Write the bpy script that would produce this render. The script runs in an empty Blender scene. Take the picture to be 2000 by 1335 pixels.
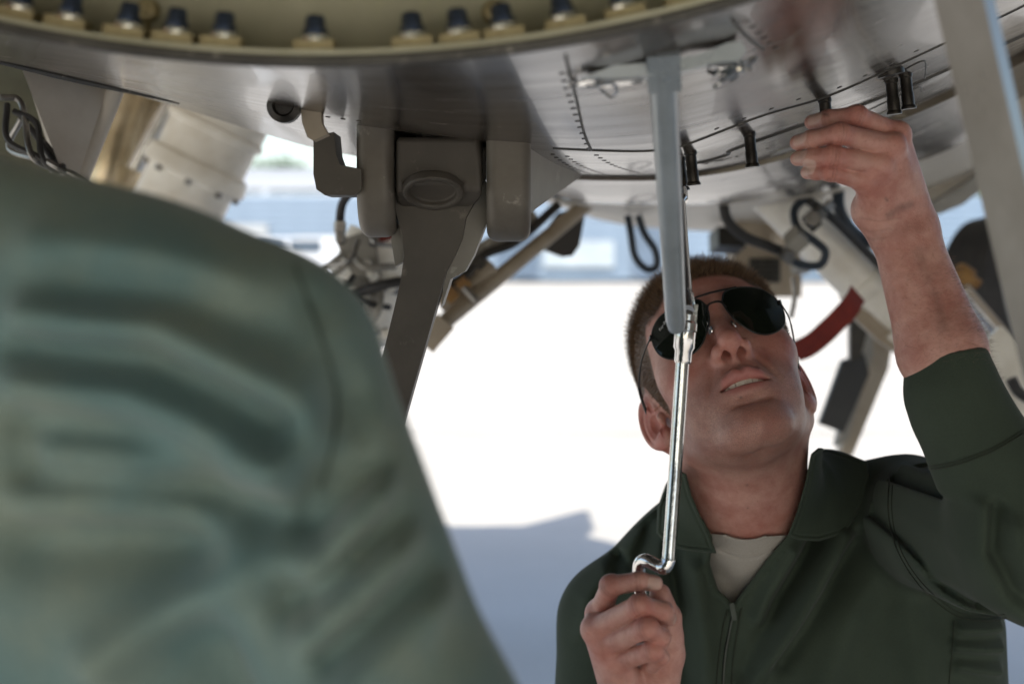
import bpy, bmesh, math, random
import numpy as np
from mathutils import Vector, Matrix
from mathutils.bvhtree import BVHTree

# ------------------------------------------------------------------ camera
SC = bpy.context.scene
COL = SC.collection
H = 1.30                      # eye height of the crouching photographer
F = 2000 * 50.0 / 36.0        # focal length in photo pixels (50 mm lens)
cam_data = bpy.data.cameras.new('camera')
cam = bpy.data.objects.new('camera', cam_data)
COL.objects.link(cam)
SC.camera = cam
cam.location = (0, 0, H)
cam.rotation_euler = (math.radians(90), 0, 0)
cam_data.lens = 50
cam_data.sensor_width = 36
cam_data.shift_y = -167.5 / 2000
cam_data.clip_start = 0.02
cam_data.clip_end = 2000
cam_data.dof.use_dof = True
cam_data.dof.focus_distance = 1.29
cam_data.dof.aperture_fstop = 4.2
cam_data.dof.aperture_blades = 9

# ------------------------------------------------------------------ daylight
SUN_EL, SUN_AZ = math.radians(42), math.radians(186)   # azimuth clockwise from +Y: behind the camera
world = bpy.data.worlds.new('World')
SC.world = world
world.use_nodes = True
wn = world.node_tree.nodes
bg = wn['Background']
sky = wn.new('ShaderNodeTexSky')
sky.sky_type = 'NISHITA'
sky.sun_disc = False
sky.sun_elevation = SUN_EL
sky.sun_rotation = SUN_AZ
sky.air_density = 1.0
sky.dust_density = 1.5
sky.ozone_density = 0.4
world.node_tree.links.new(sky.outputs['Color'], bg.inputs['Color'])
bg.inputs['Strength'].default_value = 0.15
sun_data = bpy.data.lights.new('sun', 'SUN')
sun_data.energy = 4.6
sun_data.angle = math.radians(0.53)
sun_data.color = (1.0, 0.93, 0.82)
sun = bpy.data.objects.new('sun', sun_data)
COL.objects.link(sun)
sd = Vector((math.sin(SUN_AZ) * math.cos(SUN_EL), math.cos(SUN_AZ) * math.cos(SUN_EL), math.sin(SUN_EL)))
sun.rotation_euler = (-sd).to_track_quat('-Z', 'Y').to_euler()
sun.location = sd * 50
SC.view_settings.view_transform = 'Standard'
SC.view_settings.look = 'None'
SC.view_settings.gamma = 1
SC.view_settings.use_curve_mapping = False
SC.view_settings.exposure = 0.72
SC.render.engine = 'CYCLES'
SC.cycles.use_denoising = True
SC.cycles.max_bounces = 8
SC.cycles.diffuse_bounces = 5
SC.cycles.glossy_bounces = 4
SC.cycles.sample_clamp_indirect = 8

# ------------------------------------------------------------------ helpers
def P(px, py, d):
    """a place d metres in front of the camera, from where it stands in the photograph"""
    return np.array([(px - 1000) / F * d, d, H + (500 - py) / F * d])

def V(px, py, d):
    return Vector(P(px, py, d))

def sph(p, c, r):
    return np.linalg.norm(p - np.asarray(c, np.float32), axis=1) - r

def ell(p, c, r):
    q = p - np.asarray(c, np.float32)
    r = np.asarray(r, np.float32)
    k0 = np.linalg.norm(q / r, axis=1)
    k1 = np.linalg.norm(q / (r * r), axis=1) + 1e-9
    return k0 * (k0 - 1) / k1

def cap(p, a, b, ra, rb=None):
    a = np.asarray(a, np.float32); b = np.asarray(b, np.float32)
    if rb is None: rb = ra
    ab = b - a
    q = p - a
    t = np.clip(q @ ab / max(1e-12, float(ab @ ab)), 0, 1)
    return np.linalg.norm(q - t[:, None] * ab, axis=1) - (ra + (rb - ra) * t)

def smin(a, b, k):
    h = np.clip(.5 + .5 * (b - a) / k, 0, 1)
    return b * (1 - h) + a * h - k * h * (1 - h)

def smax(a, b, k):
    return -smin(-a, -b, k)

def chain(p, pts, radii, k=0.0):
    d = None
    for i in range(len(pts) - 1):
        e = cap(p, pts[i], pts[i + 1], radii[i], radii[i + 1])
        d = e if d is None else (np.minimum(d, e) if k == 0 else smin(d, e, k))
    return d

def box(p, c, hx, r=0.0, rot=None):
    q = p - np.asarray(c, np.float32)
    if rot is not None: q = q @ np.asarray(rot, np.float32)
    q = np.abs(q) - (np.asarray(hx, np.float32) - r)
    return np.linalg.norm(np.maximum(q, 0), axis=1) + np.minimum(q.max(axis=1), 0) - r

def line2(u, w, pts):
    """distance in a plane from points (u, w) to a polyline, and nothing else"""
    d = np.full(u.shape, 1e9, np.float32)
    for (a, b), (c, e) in zip(pts[:-1], pts[1:]):
        vx, vy = c - a, e - b
        t = np.clip(((u - a) * vx + (w - b) * vy) / (vx * vx + vy * vy + 1e-12), 0, 1)
        d = np.minimum(d, np.hypot(u - a - t * vx, w - b - t * vy))
    return d

def sdf_mesh(f, lo, hi, h, B=8):
    """surface nets over the zero set of f inside a box; f takes (N,3) points"""
    lo = np.asarray(lo, float); hi = np.asarray(hi, float)
    nb = np.ceil((hi - lo) / (h * B)).astype(int)
    n = nb * B + 1
    bi = np.stack(np.meshgrid(*[np.arange(k) for k in nb], indexing='ij'), -1).reshape(-1, 3)
    cen = (lo + (bi + .5) * B * h).astype(np.float32)
    fc = f(cen)
    Vv = np.empty(n, np.float32)
    # coarse fill
    rep = fc.reshape(nb)
    full = np.repeat(np.repeat(np.repeat(rep, B, 0), B, 1), B, 2)
    Vv[:-1, :-1, :-1] = full
    Vv[-1] = Vv[-2]; Vv[:, -1] = Vv[:, -2]; Vv[:, :, -1] = Vv[:, :, -2]
    keep = bi[np.abs(fc) < h * B * .87 * 1.6]
    o = np.stack(np.meshgrid(*[np.arange(B + 1)] * 3, indexing='ij'), -1).reshape(-1, 3)
    CH = 600
    for s in range(0, len(keep), CH):
        g = (keep[s:s + CH, None, :] * B + o[None]).reshape(-1, 3)
        v = f((lo + g * h).astype(np.float32))
        Vv[g[:, 0], g[:, 1], g[:, 2]] = v
    S = Vv < 0
    c = S[:-1, :-1, :-1].astype(np.int8)
    cnt = np.zeros(c.shape, np.int8)
    for dx in (0, 1):
        for dy in (0, 1):
            for dz in (0, 1):
                cnt += S[dx:n[0] - 1 + dx, dy:n[1] - 1 + dy, dz:n[2] - 1 + dz]
    cells = np.argwhere((cnt > 0) & (cnt < 8))
    idx = np.full(cnt.shape, -1, np.int32)
    idx[cells[:, 0], cells[:, 1], cells[:, 2]] = np.arange(len(cells))
    cor = [(a, b, e) for a in (0, 1) for b in (0, 1) for e in (0, 1)]
    val = {k: Vv[cells[:, 0] + k[0], cells[:, 1] + k[1], cells[:, 2] + k[2]] for k in cor}
    acc = np.zeros((len(cells), 3)); num = np.zeros(len(cells))
    for k in cor:
        for ax in range(3):
            if k[ax] == 0:
                k2 = list(k); k2[ax] = 1; k2 = tuple(k2)
                a, b = val[k], val[k2]
                m = (a < 0) != (b < 0)
                t = np.where(m, a / np.where(m, a - b, 1), 0)
                pt = np.tile(np.array(k, float), (len(cells), 1)); pt[:, ax] += t
                acc[m] += pt[m]; num[m] += 1
    vert = lo + (cells + acc / num[:, None]) * h
    faces = []
    for ax in range(3):
        u, w = (ax + 1) % 3, (ax + 2) % 3
        sl0 = [slice(None)] * 3; sl1 = [slice(None)] * 3
        sl0[ax] = slice(0, -1); sl1[ax] = slice(1, None)
        e = np.argwhere(S[tuple(sl0)] != S[tuple(sl1)])
        e = e[(e[:, u] > 0) & (e[:, w] > 0) & (e[:, u] < n[u] - 1) & (e[:, w] < n[w] - 1)]
        if not len(e): continue
        ins = S[e[:, 0], e[:, 1], e[:, 2]]
        q = []
        for du, dw in ((-1, -1), (0, -1), (0, 0), (-1, 0)):
            g = e.copy(); g[:, u] += du; g[:, w] += dw
            q.append(idx[g[:, 0], g[:, 1], g[:, 2]])
        q = np.stack(q, 1)
        q[~ins] = q[~ins][:, ::-1]
        faces.append(q)
    faces = np.concatenate(faces)
    faces = faces[(faces >= 0).all(1)]
    # smooth a little, then pull back on to the surface
    for _ in range(2):
        s = np.zeros_like(vert); k = np.zeros(len(vert))
        for a in range(4):
            b = (a + 1) % 4
            np.add.at(s, faces[:, a], vert[faces[:, b]]); np.add.at(k, faces[:, a], 1)
            np.add.at(s, faces[:, b], vert[faces[:, a]]); np.add.at(k, faces[:, b], 1)
        vert = vert * .5 + .5 * s / np.maximum(k, 1)[:, None]
        e = h * .3
        v32 = vert.astype(np.float32)
        f0 = f(v32)
        g = np.stack([f(v32 + np.eye(3, dtype=np.float32)[i] * e) - f0 for i in range(3)], 1) / e
        gn = (g * g).sum(1) + 1e-4
        step = np.clip(f0 / gn, -h, h)
        vert = vert - g * step[:, None] * .9
    return vert, faces

def join_parts(parts):
    vs, fs, off = [], [], 0
    for v, f in parts:
        vs.append(v); fs.append(f + off); off += len(v)
    return np.concatenate(vs), np.concatenate(fs)

def largest(v, f):
    """keep only the biggest connected piece"""
    lab = np.arange(len(v))
    for _ in range(200):
        old = lab.copy()
        m = lab[f].min(1)
        np.minimum.at(lab, f.ravel(), np.repeat(m, f.shape[1]))
        lab = lab[lab]
        if (lab == old).all(): break
    u, c = np.unique(lab[f[:, 0]], return_counts=True)
    f = f[lab[f[:, 0]] == u[c.argmax()]]
    used = np.unique(f); mp = np.full(len(v), -1); mp[used] = np.arange(len(used))
    return v[used], mp[f]

def np_mesh(name, vert, faces, mat, attrs=None, smooth=True):
    me = bpy.data.meshes.new(name)
    k = faces.shape[1]
    me.vertices.add(len(vert)); me.vertices.foreach_set('co', np.ascontiguousarray(vert, np.float32).ravel())
    me.loops.add(faces.size); me.loops.foreach_set('vertex_index', np.ascontiguousarray(faces, np.int32).ravel())
    me.polygons.add(len(faces))
    me.polygons.foreach_set('loop_start', np.arange(0, faces.size, k, dtype=np.int32))
    if smooth: me.polygons.foreach_set('use_smooth', np.ones(len(faces), bool))
    if mat: me.materials.append(mat)
    for an, av in (attrs or {}).items():
        a = me.attributes.new(an, 'FLOAT', 'POINT'); a.data.foreach_set('value', np.ascontiguousarray(av, np.float32))
    me.update(calc_edges=True); me.validate()
    return me

def link(name, me, parent=None, label=None, cat=None, group=None, kind=None):
    o = bpy.data.objects.new(name, me)
    COL.objects.link(o)
    if parent is not None: o.parent = parent
    if label: o['label'] = label
    if cat: o['category'] = cat
    if group: o['group'] = group
    if kind: o['kind'] = kind
    return o

def thing(name, label, cat, loc=(0, 0, 0), group=None):
    o = link(name, None, None, label, cat, group)
    o.empty_display_size = .05
    o.location = loc
    return o

def wm(o):
    """world matrix without a depsgraph update"""
    return o.matrix_basis.copy() if o.parent is None else wm(o.parent) @ o.matrix_parent_inverse @ o.matrix_basis

def under(o, parent):
    """make o a part of parent without moving it"""
    o.parent = parent
    o.matrix_parent_inverse = wm(parent).inverted()
    return o

def part(name, me, parent, label=None, kind=None):
    o = link(name, me, None, label, None, None, kind)
    return under(o, parent)

# simple solid builders: each returns a mesh
def finish(bm, name, mat, smooth=None, bevel=0, seg=2):
    if bevel:
        bmesh.ops.bevel(bm, geom=[e for e in bm.edges if e.calc_face_angle(0) > .5], offset=bevel, segments=seg, profile=.7, affect='EDGES', clamp_overlap=True)
    bmesh.ops.recalc_face_normals(bm, faces=bm.faces)
    me = bpy.data.meshes.new(name)
    bm.to_mesh(me); bm.free()
    if mat: me.materials.append(mat)
    if smooth is not None:
        me.polygons.foreach_set('use_smooth', np.ones(len(me.polygons), bool))
        me.set_sharp_from_angle(angle=smooth)
    return me

def tube_bm(bm, pts, radii, seg=12, caps=True):
    """a round bar swept along pts"""
    pts = [Vector(p) for p in pts]
    if not hasattr(radii, '__len__'): radii = [radii] * len(pts)
    ref = None; rings = []
    for i, p in enumerate(pts):
        t = (pts[min(i + 1, len(pts) - 1)] - pts[max(i - 1, 0)]).normalized()
        if ref is None:
            ref = Vector((0, 0, 1)) if abs(t.z) < .9 else Vector((1, 0, 0))
        a = (ref - t * ref.dot(t)).normalized(); b = t.cross(a); ref = a
        rings.append([bm.verts.new(p + (a * math.cos(q) + b * math.sin(q)) * radii[i]) for q in [2 * math.pi * k / seg for k in range(seg)]])
    for r0, r1 in zip(rings[:-1], rings[1:]):
        for k in range(seg):
            bm.faces.new((r0[k], r0[(k + 1) % seg], r1[(k + 1) % seg], r1[k]))
    if caps:
        bm.faces.new(rings[0][::-1]); bm.faces.new(rings[-1])

def spline(pts, n=8):
    pts = [np.asarray(p, float) for p in pts]
    pts = [2 * pts[0] - pts[1]] + pts + [2 * pts[-1] - pts[-2]]
    out = []
    for i in range(1, len(pts) - 2):
        for k in range(n):
            t = k / n
            a, b, c, d = pts[i - 1:i + 3]
            out.append(.5 * (2 * b + (c - a) * t + (2 * a - 5 * b + 4 * c - d) * t * t + (3 * b - a - 3 * c + d) * t ** 3))
    out.append(pts[-2])
    return out

def tube(name, pts, radii, mat, seg=12, smooth=.6):
    bm = bmesh.new(); tube_bm(bm, pts, radii, seg)
    return finish(bm, name, mat, smooth)

def box_bm(bm, M, sx, sy, sz):
    vs = [bm.verts.new(M @ Vector((x * sx, y * sy, z * sz))) for x in (-.5, .5) for y in (-.5, .5) for z in (-.5, .5)]
    for q in ((0, 1, 3, 2), (4, 6, 7, 5), (0, 4, 5, 1), (2, 3, 7, 6), (0, 2, 6, 4), (1, 5, 7, 3)):
        bm.faces.new([vs[k] for k in q])

def block(name, M, size, mat, bevel=.002, seg=2):
    bm = bmesh.new(); box_bm(bm, M, *size)
    return finish(bm, name, mat, .6, bevel, seg)

def frame(loc, zdir, xhint=(1, 0, 0)):
    z = Vector(zdir).normalized(); x = Vector(xhint); x = (x - z * x.dot(z)).normalized(); y = z.cross(x)
    M = Matrix((x, y, z)).transposed().to_4x4(); M.translation = Vector(loc)
    return M

def lathe(name, M, prof, mat, seg=32, smooth=.5):
    """prof: (radius, height) pairs along the local z axis of M"""
    bm = bmesh.new(); rings = []
    for r, z in prof:
        if r < 1e-6: rings.append([bm.verts.new(M @ Vector((0, 0, z)))])
        else: rings.append([bm.verts.new(M @ Vector((r * math.cos(2 * math.pi * k / seg), r * math.sin(2 * math.pi * k / seg), z))) for k in range(seg)])
    for a, b in zip(rings[:-1], rings[1:]):
        if len(a) == 1 and len(b) == 1: continue
        for k in range(seg):
            j = (k + 1) % seg
            if len(a) == 1: bm.faces.new((a[0], b[j], b[k]))
            elif len(b) == 1: bm.faces.new((a[k], a[j], b[0]))
            else: bm.faces.new((a[k], a[j], b[j], b[k]))
    if len(rings[0]) > 1: bm.faces.new(rings[0][::-1])
    if len(rings[-1]) > 1: bm.faces.new(rings[-1])
    return finish(bm, name, mat, smooth)

def prism(name, poly, dvec, mat, bevel=.002, seg=2, smooth=.6):
    """a closed outline of 3D points pushed along dvec"""
    bm = bmesh.new(); d = Vector(dvec)
    a = [bm.verts.new(Vector(p)) for p in poly]; b = [bm.verts.new(Vector(p) + d) for p in poly]
    bm.faces.new(a[::-1]); bm.faces.new(b)
    for k in range(len(a)):
        j = (k + 1) % len(a); bm.faces.new((a[k], a[j], b[j], b[k]))
    return finish(bm, name, mat, smooth, bevel, seg)

# ------------------------------------------------------------------ materials
def nodes_of(name):
    m = bpy.data.materials.new(name); m.use_nodes = True
    return m, m.node_tree.nodes, m.node_tree.links, m.node_tree.nodes['Principled BSDF']

def _noise(n, l, scale, detail=4, vec=None, rough=.55):
    t = n.new('ShaderNodeTexNoise'); t.inputs['Scale'].default_value = scale; t.inputs['Detail'].default_value = detail
    t.inputs['Roughness'].default_value = rough
    if vec is not None: l.new(vec, t.inputs['Vector'])
    return t.outputs['Fac']

def _ramp(n, l, fac, stops):
    r = n.new('ShaderNodeValToRGB'); l.new(fac, r.inputs['Fac'])
    while len(r.color_ramp.elements) < len(stops): r.color_ramp.elements.new(.5)
    for e, (p, c) in zip(r.color_ramp.elements, stops):
        e.position = p; e.color = (c, c, c, 1) if not hasattr(c, '__len__') else (*c, 1)
    return r.outputs['Color']

def _mix(n, l, fac, a, b, mode='MIX'):
    m = n.new('ShaderNodeMix'); m.data_type = 'RGBA'; m.blend_type = mode
    for s, v in ((m.inputs[0], fac), (m.inputs[6], a), (m.inputs[7], b)):
        if isinstance(v, (int, float)): s.default_value = v
        elif isinstance(v, tuple): s.default_value = (*v, 1)
        else: l.new(v, s)
    return m.outputs[2]

def _coords(n, kind='Object'):
    return n.new('ShaderNodeTexCoord').outputs[kind]

def worn(name, col, dark, rough=.45, metal=0.0, scale=8, amount=.5, speck=0.0, bump=.02, bscale=200, coat=0.0, stretch=None, light=None):
    """painted or bare metal with uneven dirt, stains and a fine grain"""
    m, n, l, b = nodes_of(name)
    vec = _coords(n)
    if stretch:
        mp = n.new('ShaderNodeMapping'); mp.inputs['Scale'].default_value = stretch; l.new(vec, mp.inputs['Vector']); sv = mp.outputs['Vector']
    else: sv = vec
    f1 = _noise(n, l, scale, 8, sv, .62)
    c = _mix(n, l, _ramp(n, l, f1, [(.5 - amount * .18, 1.0), (.5 + amount * .30, 0.0)]), col, dark)
    if light:
        c = _mix(n, l, _ramp(n, l, _noise(n, l, scale * 3.1, 6, sv, .7), [(.60, 0.0), (.68, 1.0)]), c, light)
    if speck:
        sp = _ramp(n, l, _noise(n, l, scale * 22, 3, vec), [(.70, 0.0), (.76, speck)])
        c = _mix(n, l, sp, c, dark)
    l.new(c, b.inputs['Base Color'])
    b.inputs['Metallic'].default_value = metal
    rr = n.new('ShaderNodeMapRange'); rr.inputs['To Min'].default_value = rough - .12; rr.inputs['To Max'].default_value = rough + .18
    l.new(f1, rr.inputs['Value']); l.new(rr.outputs['Result'], b.inputs['Roughness'])
    if coat: b.inputs['Coat Weight'].default_value = coat
    if bump:
        bp = n.new('ShaderNodeBump'); bp.inputs['Strength'].default_value = bump * 10; bp.inputs['Distance'].default_value = .0006
        l.new(_noise(n, l, bscale, 3, vec), bp.inputs['Height']); l.new(bp.outputs['Normal'], b.inputs['Normal'])
    return m

def cloth(name, col, col2, scale=900, rough=.85, sheen=.25):
    m, n, l, b = nodes_of(name)
    vec = _coords(n)
    c = _mix(n, l, _ramp(n, l, _noise(n, l, 14, 6, vec), [(.35, 0.0), (.7, 1.0)]), col, col2)
    fz = _noise(n, l, scale, 2, vec)
    c = _mix(n, l, _ramp(n, l, fz, [(.35, .35), (.6, 0.0)]), c, tuple(x * .55 for x in col))
    l.new(c, b.inputs['Base Color']); b.inputs['Roughness'].default_value = rough
    b.inputs['Sheen Weight'].default_value = sheen; b.inputs['Sheen Roughness'].default_value = .4
    b.inputs['Specular IOR Level'].default_value = .2
    bp = n.new('ShaderNodeBump'); bp.inputs['Strength'].default_value = .35; bp.inputs['Distance'].default_value = .0007
    l.new(fz, bp.inputs['Height']); l.new(bp.outputs['Normal'], b.inputs['Normal'])
    return m

def plain(name, col, rough=.5, metal=0.0):
    return worn(name, col, tuple(x * .7 for x in col), rough, metal, 20, .5, 0, .005)
# ================================================================== apron, far side of the field
def concrete():
    m, n, l, b = nodes_of('apron_concrete')
    vec = _coords(n)
    c = _mix(n, l, _ramp(n, l, _noise(n, l, .9, 8, vec), [(.35, 0.0), (.7, 1.0)]), (.50, .475, .43), (.58, .555, .51))
    c = _mix(n, l, _ramp(n, l, _noise(n, l, .22, 6, vec), [(.55, 0.0), (.72, .45)]), c, (.34, .33, .31))
    c = _mix(n, l, _ramp(n, l, _noise(n, l, 60, 3, vec), [(.4, .2), (.6, 0.0)]), c, (.30, .29, .27))
    l.new(c, b.inputs['Base Color']); b.inputs['Roughness'].default_value = .85
    bp = n.new('ShaderNodeBump'); bp.inputs['Strength'].default_value = .3; bp.inputs['Distance'].default_value = .003
    l.new(_noise(n, l, 120, 3, vec), bp.inputs['Height']); l.new(bp.outputs['Normal'], b.inputs['Normal'])
    return m
M_CONC = concrete()
bm = bmesh.new()
bmesh.ops.create_grid(bm, x_segments=2, y_segments=2, size=700)
ground = link('apron_ground', finish(bm, 'apron_ground', M_CONC), kind='structure')
# slab joints: narrow strips of dark sealant in the concrete
M_JOINT = worn('joint_sealant', (.10, .10, .10), (.06, .06, .06), .8)
for k in range(6):
    y = 10.4 + k * 6
    bm = bmesh.new(); box_bm(bm, Matrix.Translation((0, y, .002)), 120, .03, .004)
    part('slab_joint', finish(bm, 'slab_joint', M_JOINT), ground)
for k in range(2):
    x = -17.6 + k * 36.1
    bm = bmesh.new(); box_bm(bm, Matrix.Translation((x, 30, .001)), .03, 80, .003)
    part('slab_joint', finish(bm, 'slab_joint', M_JOINT), ground)

# ---- long blue louvred wall on the far side of the apron
M_BLUE = worn('blue_cladding', (.125, .185, .265), (.10, .155, .23), .5, 0, .6, .5)
M_PALE = worn('pale_cladding', (.50, .56, .62), (.40, .46, .52), .6, 0, .8, .5)
M_DKPANE = worn('far_glass', (.05, .08, .12), (.03, .05, .08), .15)
wy = 69.0
wall = thing('blast_fence', 'long blue louvred blast fence across the far side of the apron', 'fence', (0, wy, 0))
slat_me = block('slat', Matrix.Identity(4), (96, .10, .29), M_BLUE, .01, 1)
for k in range(13):
    o = link('slat', slat_me, wall); o.location = (0, 0, .35 + k * .31); o.rotation_euler = (math.radians(-9), 0, 0)
post_me = block('post', Matrix.Identity(4), (.22, .30, 4.5), M_PALE, .01, 1)
for k in range(17):
    o = link('post', post_me, wall); o.location = (-48 + k * 6, .30, 2.25)
o = link('backing', block('backing', Matrix.Identity(4), (96, .05, 4.2), worn('fence_back', (.17, .27, .42), (.13, .21, .34), .7), .0), wall); o.location = (0, .5, 2.15)
for k, (px, w, h_, c) in enumerate(((480, 2.2, 2.6, (.30, .33, .36)), (640, 3.0, 1.5, (.42, .44, .46)), (1010, 2.0, 2.2, (.07, .11, .17)), (1130, 3.4, 1.3, (.30, .36, .42)), (1265, 1.6, 2.8, (.08, .12, .18)), (1590, 3.0, 2.0, (.25, .30, .36)))):
    o = link('service_panel', block('service_panel', Matrix.Identity(4), (w, .12, h_), worn('panel_tone_%d' % k, c, tuple(x * .75 for x in c), .6, 0, .8, .6), .02, 1), wall)
    o.location = (P(px, 0, wy)[0], -.25, h_ / 2 + .25 + .5 * (k % 2))
# long low shed standing behind the fence
shed = thing('hangar_shed', 'pale low hangar with a row of windows behind the blue fence', 'hangar', (-14, 96, 0))
o = link('wall', block('wall', Matrix.Identity(4), (30, 10, 5.6), M_PALE, .02, 1), shed); o.location = (0, 0, 2.8)
o = link('roof', prism('roof', [(-15.4, -5.4, 5.6), (-15.4, 5.4, 5.6), (-15.4, 0, 7.2)], (30.8, 0, 0), worn('shed_roof', (.45, .47, .5), (.36, .38, .4), .5), 0), shed)
win_me = block('window', Matrix.Identity(4), (1.8, .12, 1.1), M_DKPANE, .02, 1)
for k in range(8):
    o = link('window', win_me, shed); o.location = (-12.6 + k * 3.6, -5.05, 3.9)

# ---- a van in front of the fence
def car(px, d, label, body_col):
    c = thing('parked_van', label, 'van', (P(px, 500, d)[0], d, 0), None)
    mb = worn('van_paint_' + str(px), body_col, tuple(x * .85 for x in body_col), .3, 0, 1)
    prof = [(-2.4, .45), (-2.4, 1.2), (-1.75, 1.35), (-1.1, 2.05), (2.2, 2.1), (2.4, 1.9), (2.4, .45)]
    o = link('body', prism('body', [(x, -.9, z) for x, z in prof], (0, 1.8, 0), mb, .08, 2), c)
    g = [(-1.55, 1.42), (-1.02, 1.95), (.1, 1.97), (.1, 1.42)]
    link('side_window', prism('side_window', [(x, -.915, z) for x, z in g], (0, .02, 0), M_DKPANE, .0), c)
    link('side_window', prism('side_window', [(x, -.915, z) for x, z in [(.25, 1.42), (.25, 1.97), (1.6, 1.97), (1.6, 1.42)]], (0, .02, 0), M_DKPANE, .0), c)
    for wx in (-1.5, 1.5):
        for sy in (-1, 1):
            w = link('wheel', lathe('wheel', frame((wx, sy * .82, .34), (0, sy, 0)), [(.0, -.1), (.33, -.1), (.34, -.05), (.34, .08), (.30, .1), (.2, .09), (.18, .05), (0, .05)], worn('van_tyre', (.03, .03, .03), (.02, .02, .02), .8), 20), c)
car(560, 60.0, 'white van parked at the far fence, left of the brace arm', (.50, .54, .60))
# ---- trees beyond the fence
M_LEAF = worn('leaf', (.055, .10, .035), (.03, .06, .02), .6, 0, 2, .8, light=(.10, .15, .05))
M_BARK = worn('bark', (.12, .09, .07), (.07, .05, .04), .9)
def tree(px, d, hgt, wid, seed, label):
    t = thing('leafy_tree', label, 'tree', (P(px, 500, d)[0], d, 0), 'trees beyond the far fence')
    rg = np.random.default_rng(seed)
    bm = bmesh.new(); tube_bm(bm, [(0, 0, 0), (.1, 0, hgt * .3), (-.1, .1, hgt * .6), (0, 0, hgt * .85)], [.3, .24, .15, .05], 8)
    for k in range(6):
        an = rg.uniform(0, 6.28); z = hgt * rg.uniform(.3, .6)
        tube_bm(bm, [(0, 0, z), (math.cos(an) * wid * .25, math.sin(an) * wid * .25, z + hgt * .12), (math.cos(an) * wid * .42, math.sin(an) * wid * .42, z + hgt * .2)], [.12, .08, .03], 6)
    link('trunk', finish(bm, 'trunk', M_BARK, .8), t)
    cl = rg.normal(size=(60, 3)); cl /= np.linalg.norm(cl, axis=1)[:, None]
    cl = cl * rg.uniform(.35, 1, (60, 1)) ** .6 * np.array([wid * .5, wid * .5, hgt * .36]) + np.array([0, 0, hgt * .62])
    n = 9000
    c = cl[rg.integers(0, 60, n)] + rg.normal(size=(n, 3)) * wid * .075
    a = rg.normal(size=(n, 3)); a /= np.linalg.norm(a, axis=1)[:, None]
    b = np.cross(a, rg.normal(size=(n, 3))); b /= np.linalg.norm(b, axis=1)[:, None]
    s = rg.uniform(.10, .20, (n, 1))
    vs = np.stack([c - a * s, c + b * s * .5, c + a * s, c - b * s * .5], 1).reshape(-1, 3)
    link('crown', np_mesh('crown', vs, np.arange(n * 4).reshape(-1, 4), M_LEAF, smooth=False), t, kind='stuff')
tree(545, 118, 9.6, 8.5, 1, 'round leafy tree rising above the far fence, nearest the hanging bracket')
tree(470, 124, 8.4, 7.5, 2, 'lower leafy tree behind the fence, left of the rounder one')
tree(1850, 120, 9.0, 9, 3, 'leafy tree beyond the fence at the right behind the wheel')
# ================================================================== the jet standing over us
M_SKINP = worn('belly_paint', (.135, .112, .090), (.050, .041, .033), .20, .3, 5, .95, .4, .006, 260, .15, (1.0, 9, 9), (.30, .26, .215))
M_SKINL = worn('cream_paint', (.60, .55, .46), (.45, .39, .31), .42, 0, 6, .8, .3, .01, 200, 0, (1, 4, 4), (.70, .66, .58))
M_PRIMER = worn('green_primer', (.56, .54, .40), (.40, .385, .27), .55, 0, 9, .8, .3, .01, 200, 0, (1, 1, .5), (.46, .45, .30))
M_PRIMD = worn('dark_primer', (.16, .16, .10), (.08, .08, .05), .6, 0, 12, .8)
M_GREY = worn('grey_forging', (.105, .092, .077), (.062, .054, .045), .5, .1, 9, .7, .3, .015, 180, 0, None, (.15, .133, .112))
M_GREYL = worn('light_grey_paint', (.36, .345, .31), (.24, .225, .195), .5, 0, 10, .8, .4, .015, 200, 0, None, (.46, .44, .40))
M_WHITE = worn('gear_white', (.88, .86, .80), (.72, .68, .60), .32, 0, 9, .45, .5, .01, 150, .1, None, (.78, .76, .70))
M_BEIGE = worn('beige_paint', (.48, .41, .32), (.30, .24, .17), .5, 0, 8, .7, .3)
M_RUB = worn('black_rubber', (.018, .018, .02), (.035, .033, .032), .6, 0, 25, .7)
M_BLUEH = worn('blue_hose', (.024, .040, .062), (.016, .024, .036), .5, 0, 30, .7)
M_STEEL = worn('dull_steel', (.42, .41, .39), (.22, .21, .20), .32, .9, 25, .7)
M_CHROME = worn('bright_chrome', (.80, .80, .79), (.62, .61, .60), .12, 1.0, 30, .5)
M_BLACKM = worn('black_oxide', (.020, .019, .018), (.045, .04, .034), .34, .5, 120, .7, light=(.10, .085, .06))
M_GOLD = worn('chromate_gold', (.46, .40, .23), (.26, .21, .11), .42, .5, 50, .7)
M_CAP = worn('blue_black_cap', (.07, .10, .18), (.04, .05, .07), .28, .7, 60, .7)
M_SEAL = worn('dark_sealant', (.045, .043, .04), (.09, .085, .075), .55, 0, 30, .8, light=(.28, .26, .23))
M_BLUEG = worn('blue_grey_paint', (.46, .51, .55), (.33, .37, .40), .28, .35, 12, .6, .2)
M_ORANGE = worn('corroded_brass', (.42, .24, .07), (.22, .11, .04), .55, .3, 40, .8)
M_RED = worn('red_webbing', (.25, .032, .020), (.18, .022, .014), .8, 0, 60, .6)

jet = thing('jet_aircraft', 'grey jet aircraft standing over the mechanics, its open belly bay and landing gear in view', 'aircraft', (0, 3, 0))
def jp(name, me, label=None): return part(name, me, jet, label)

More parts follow.
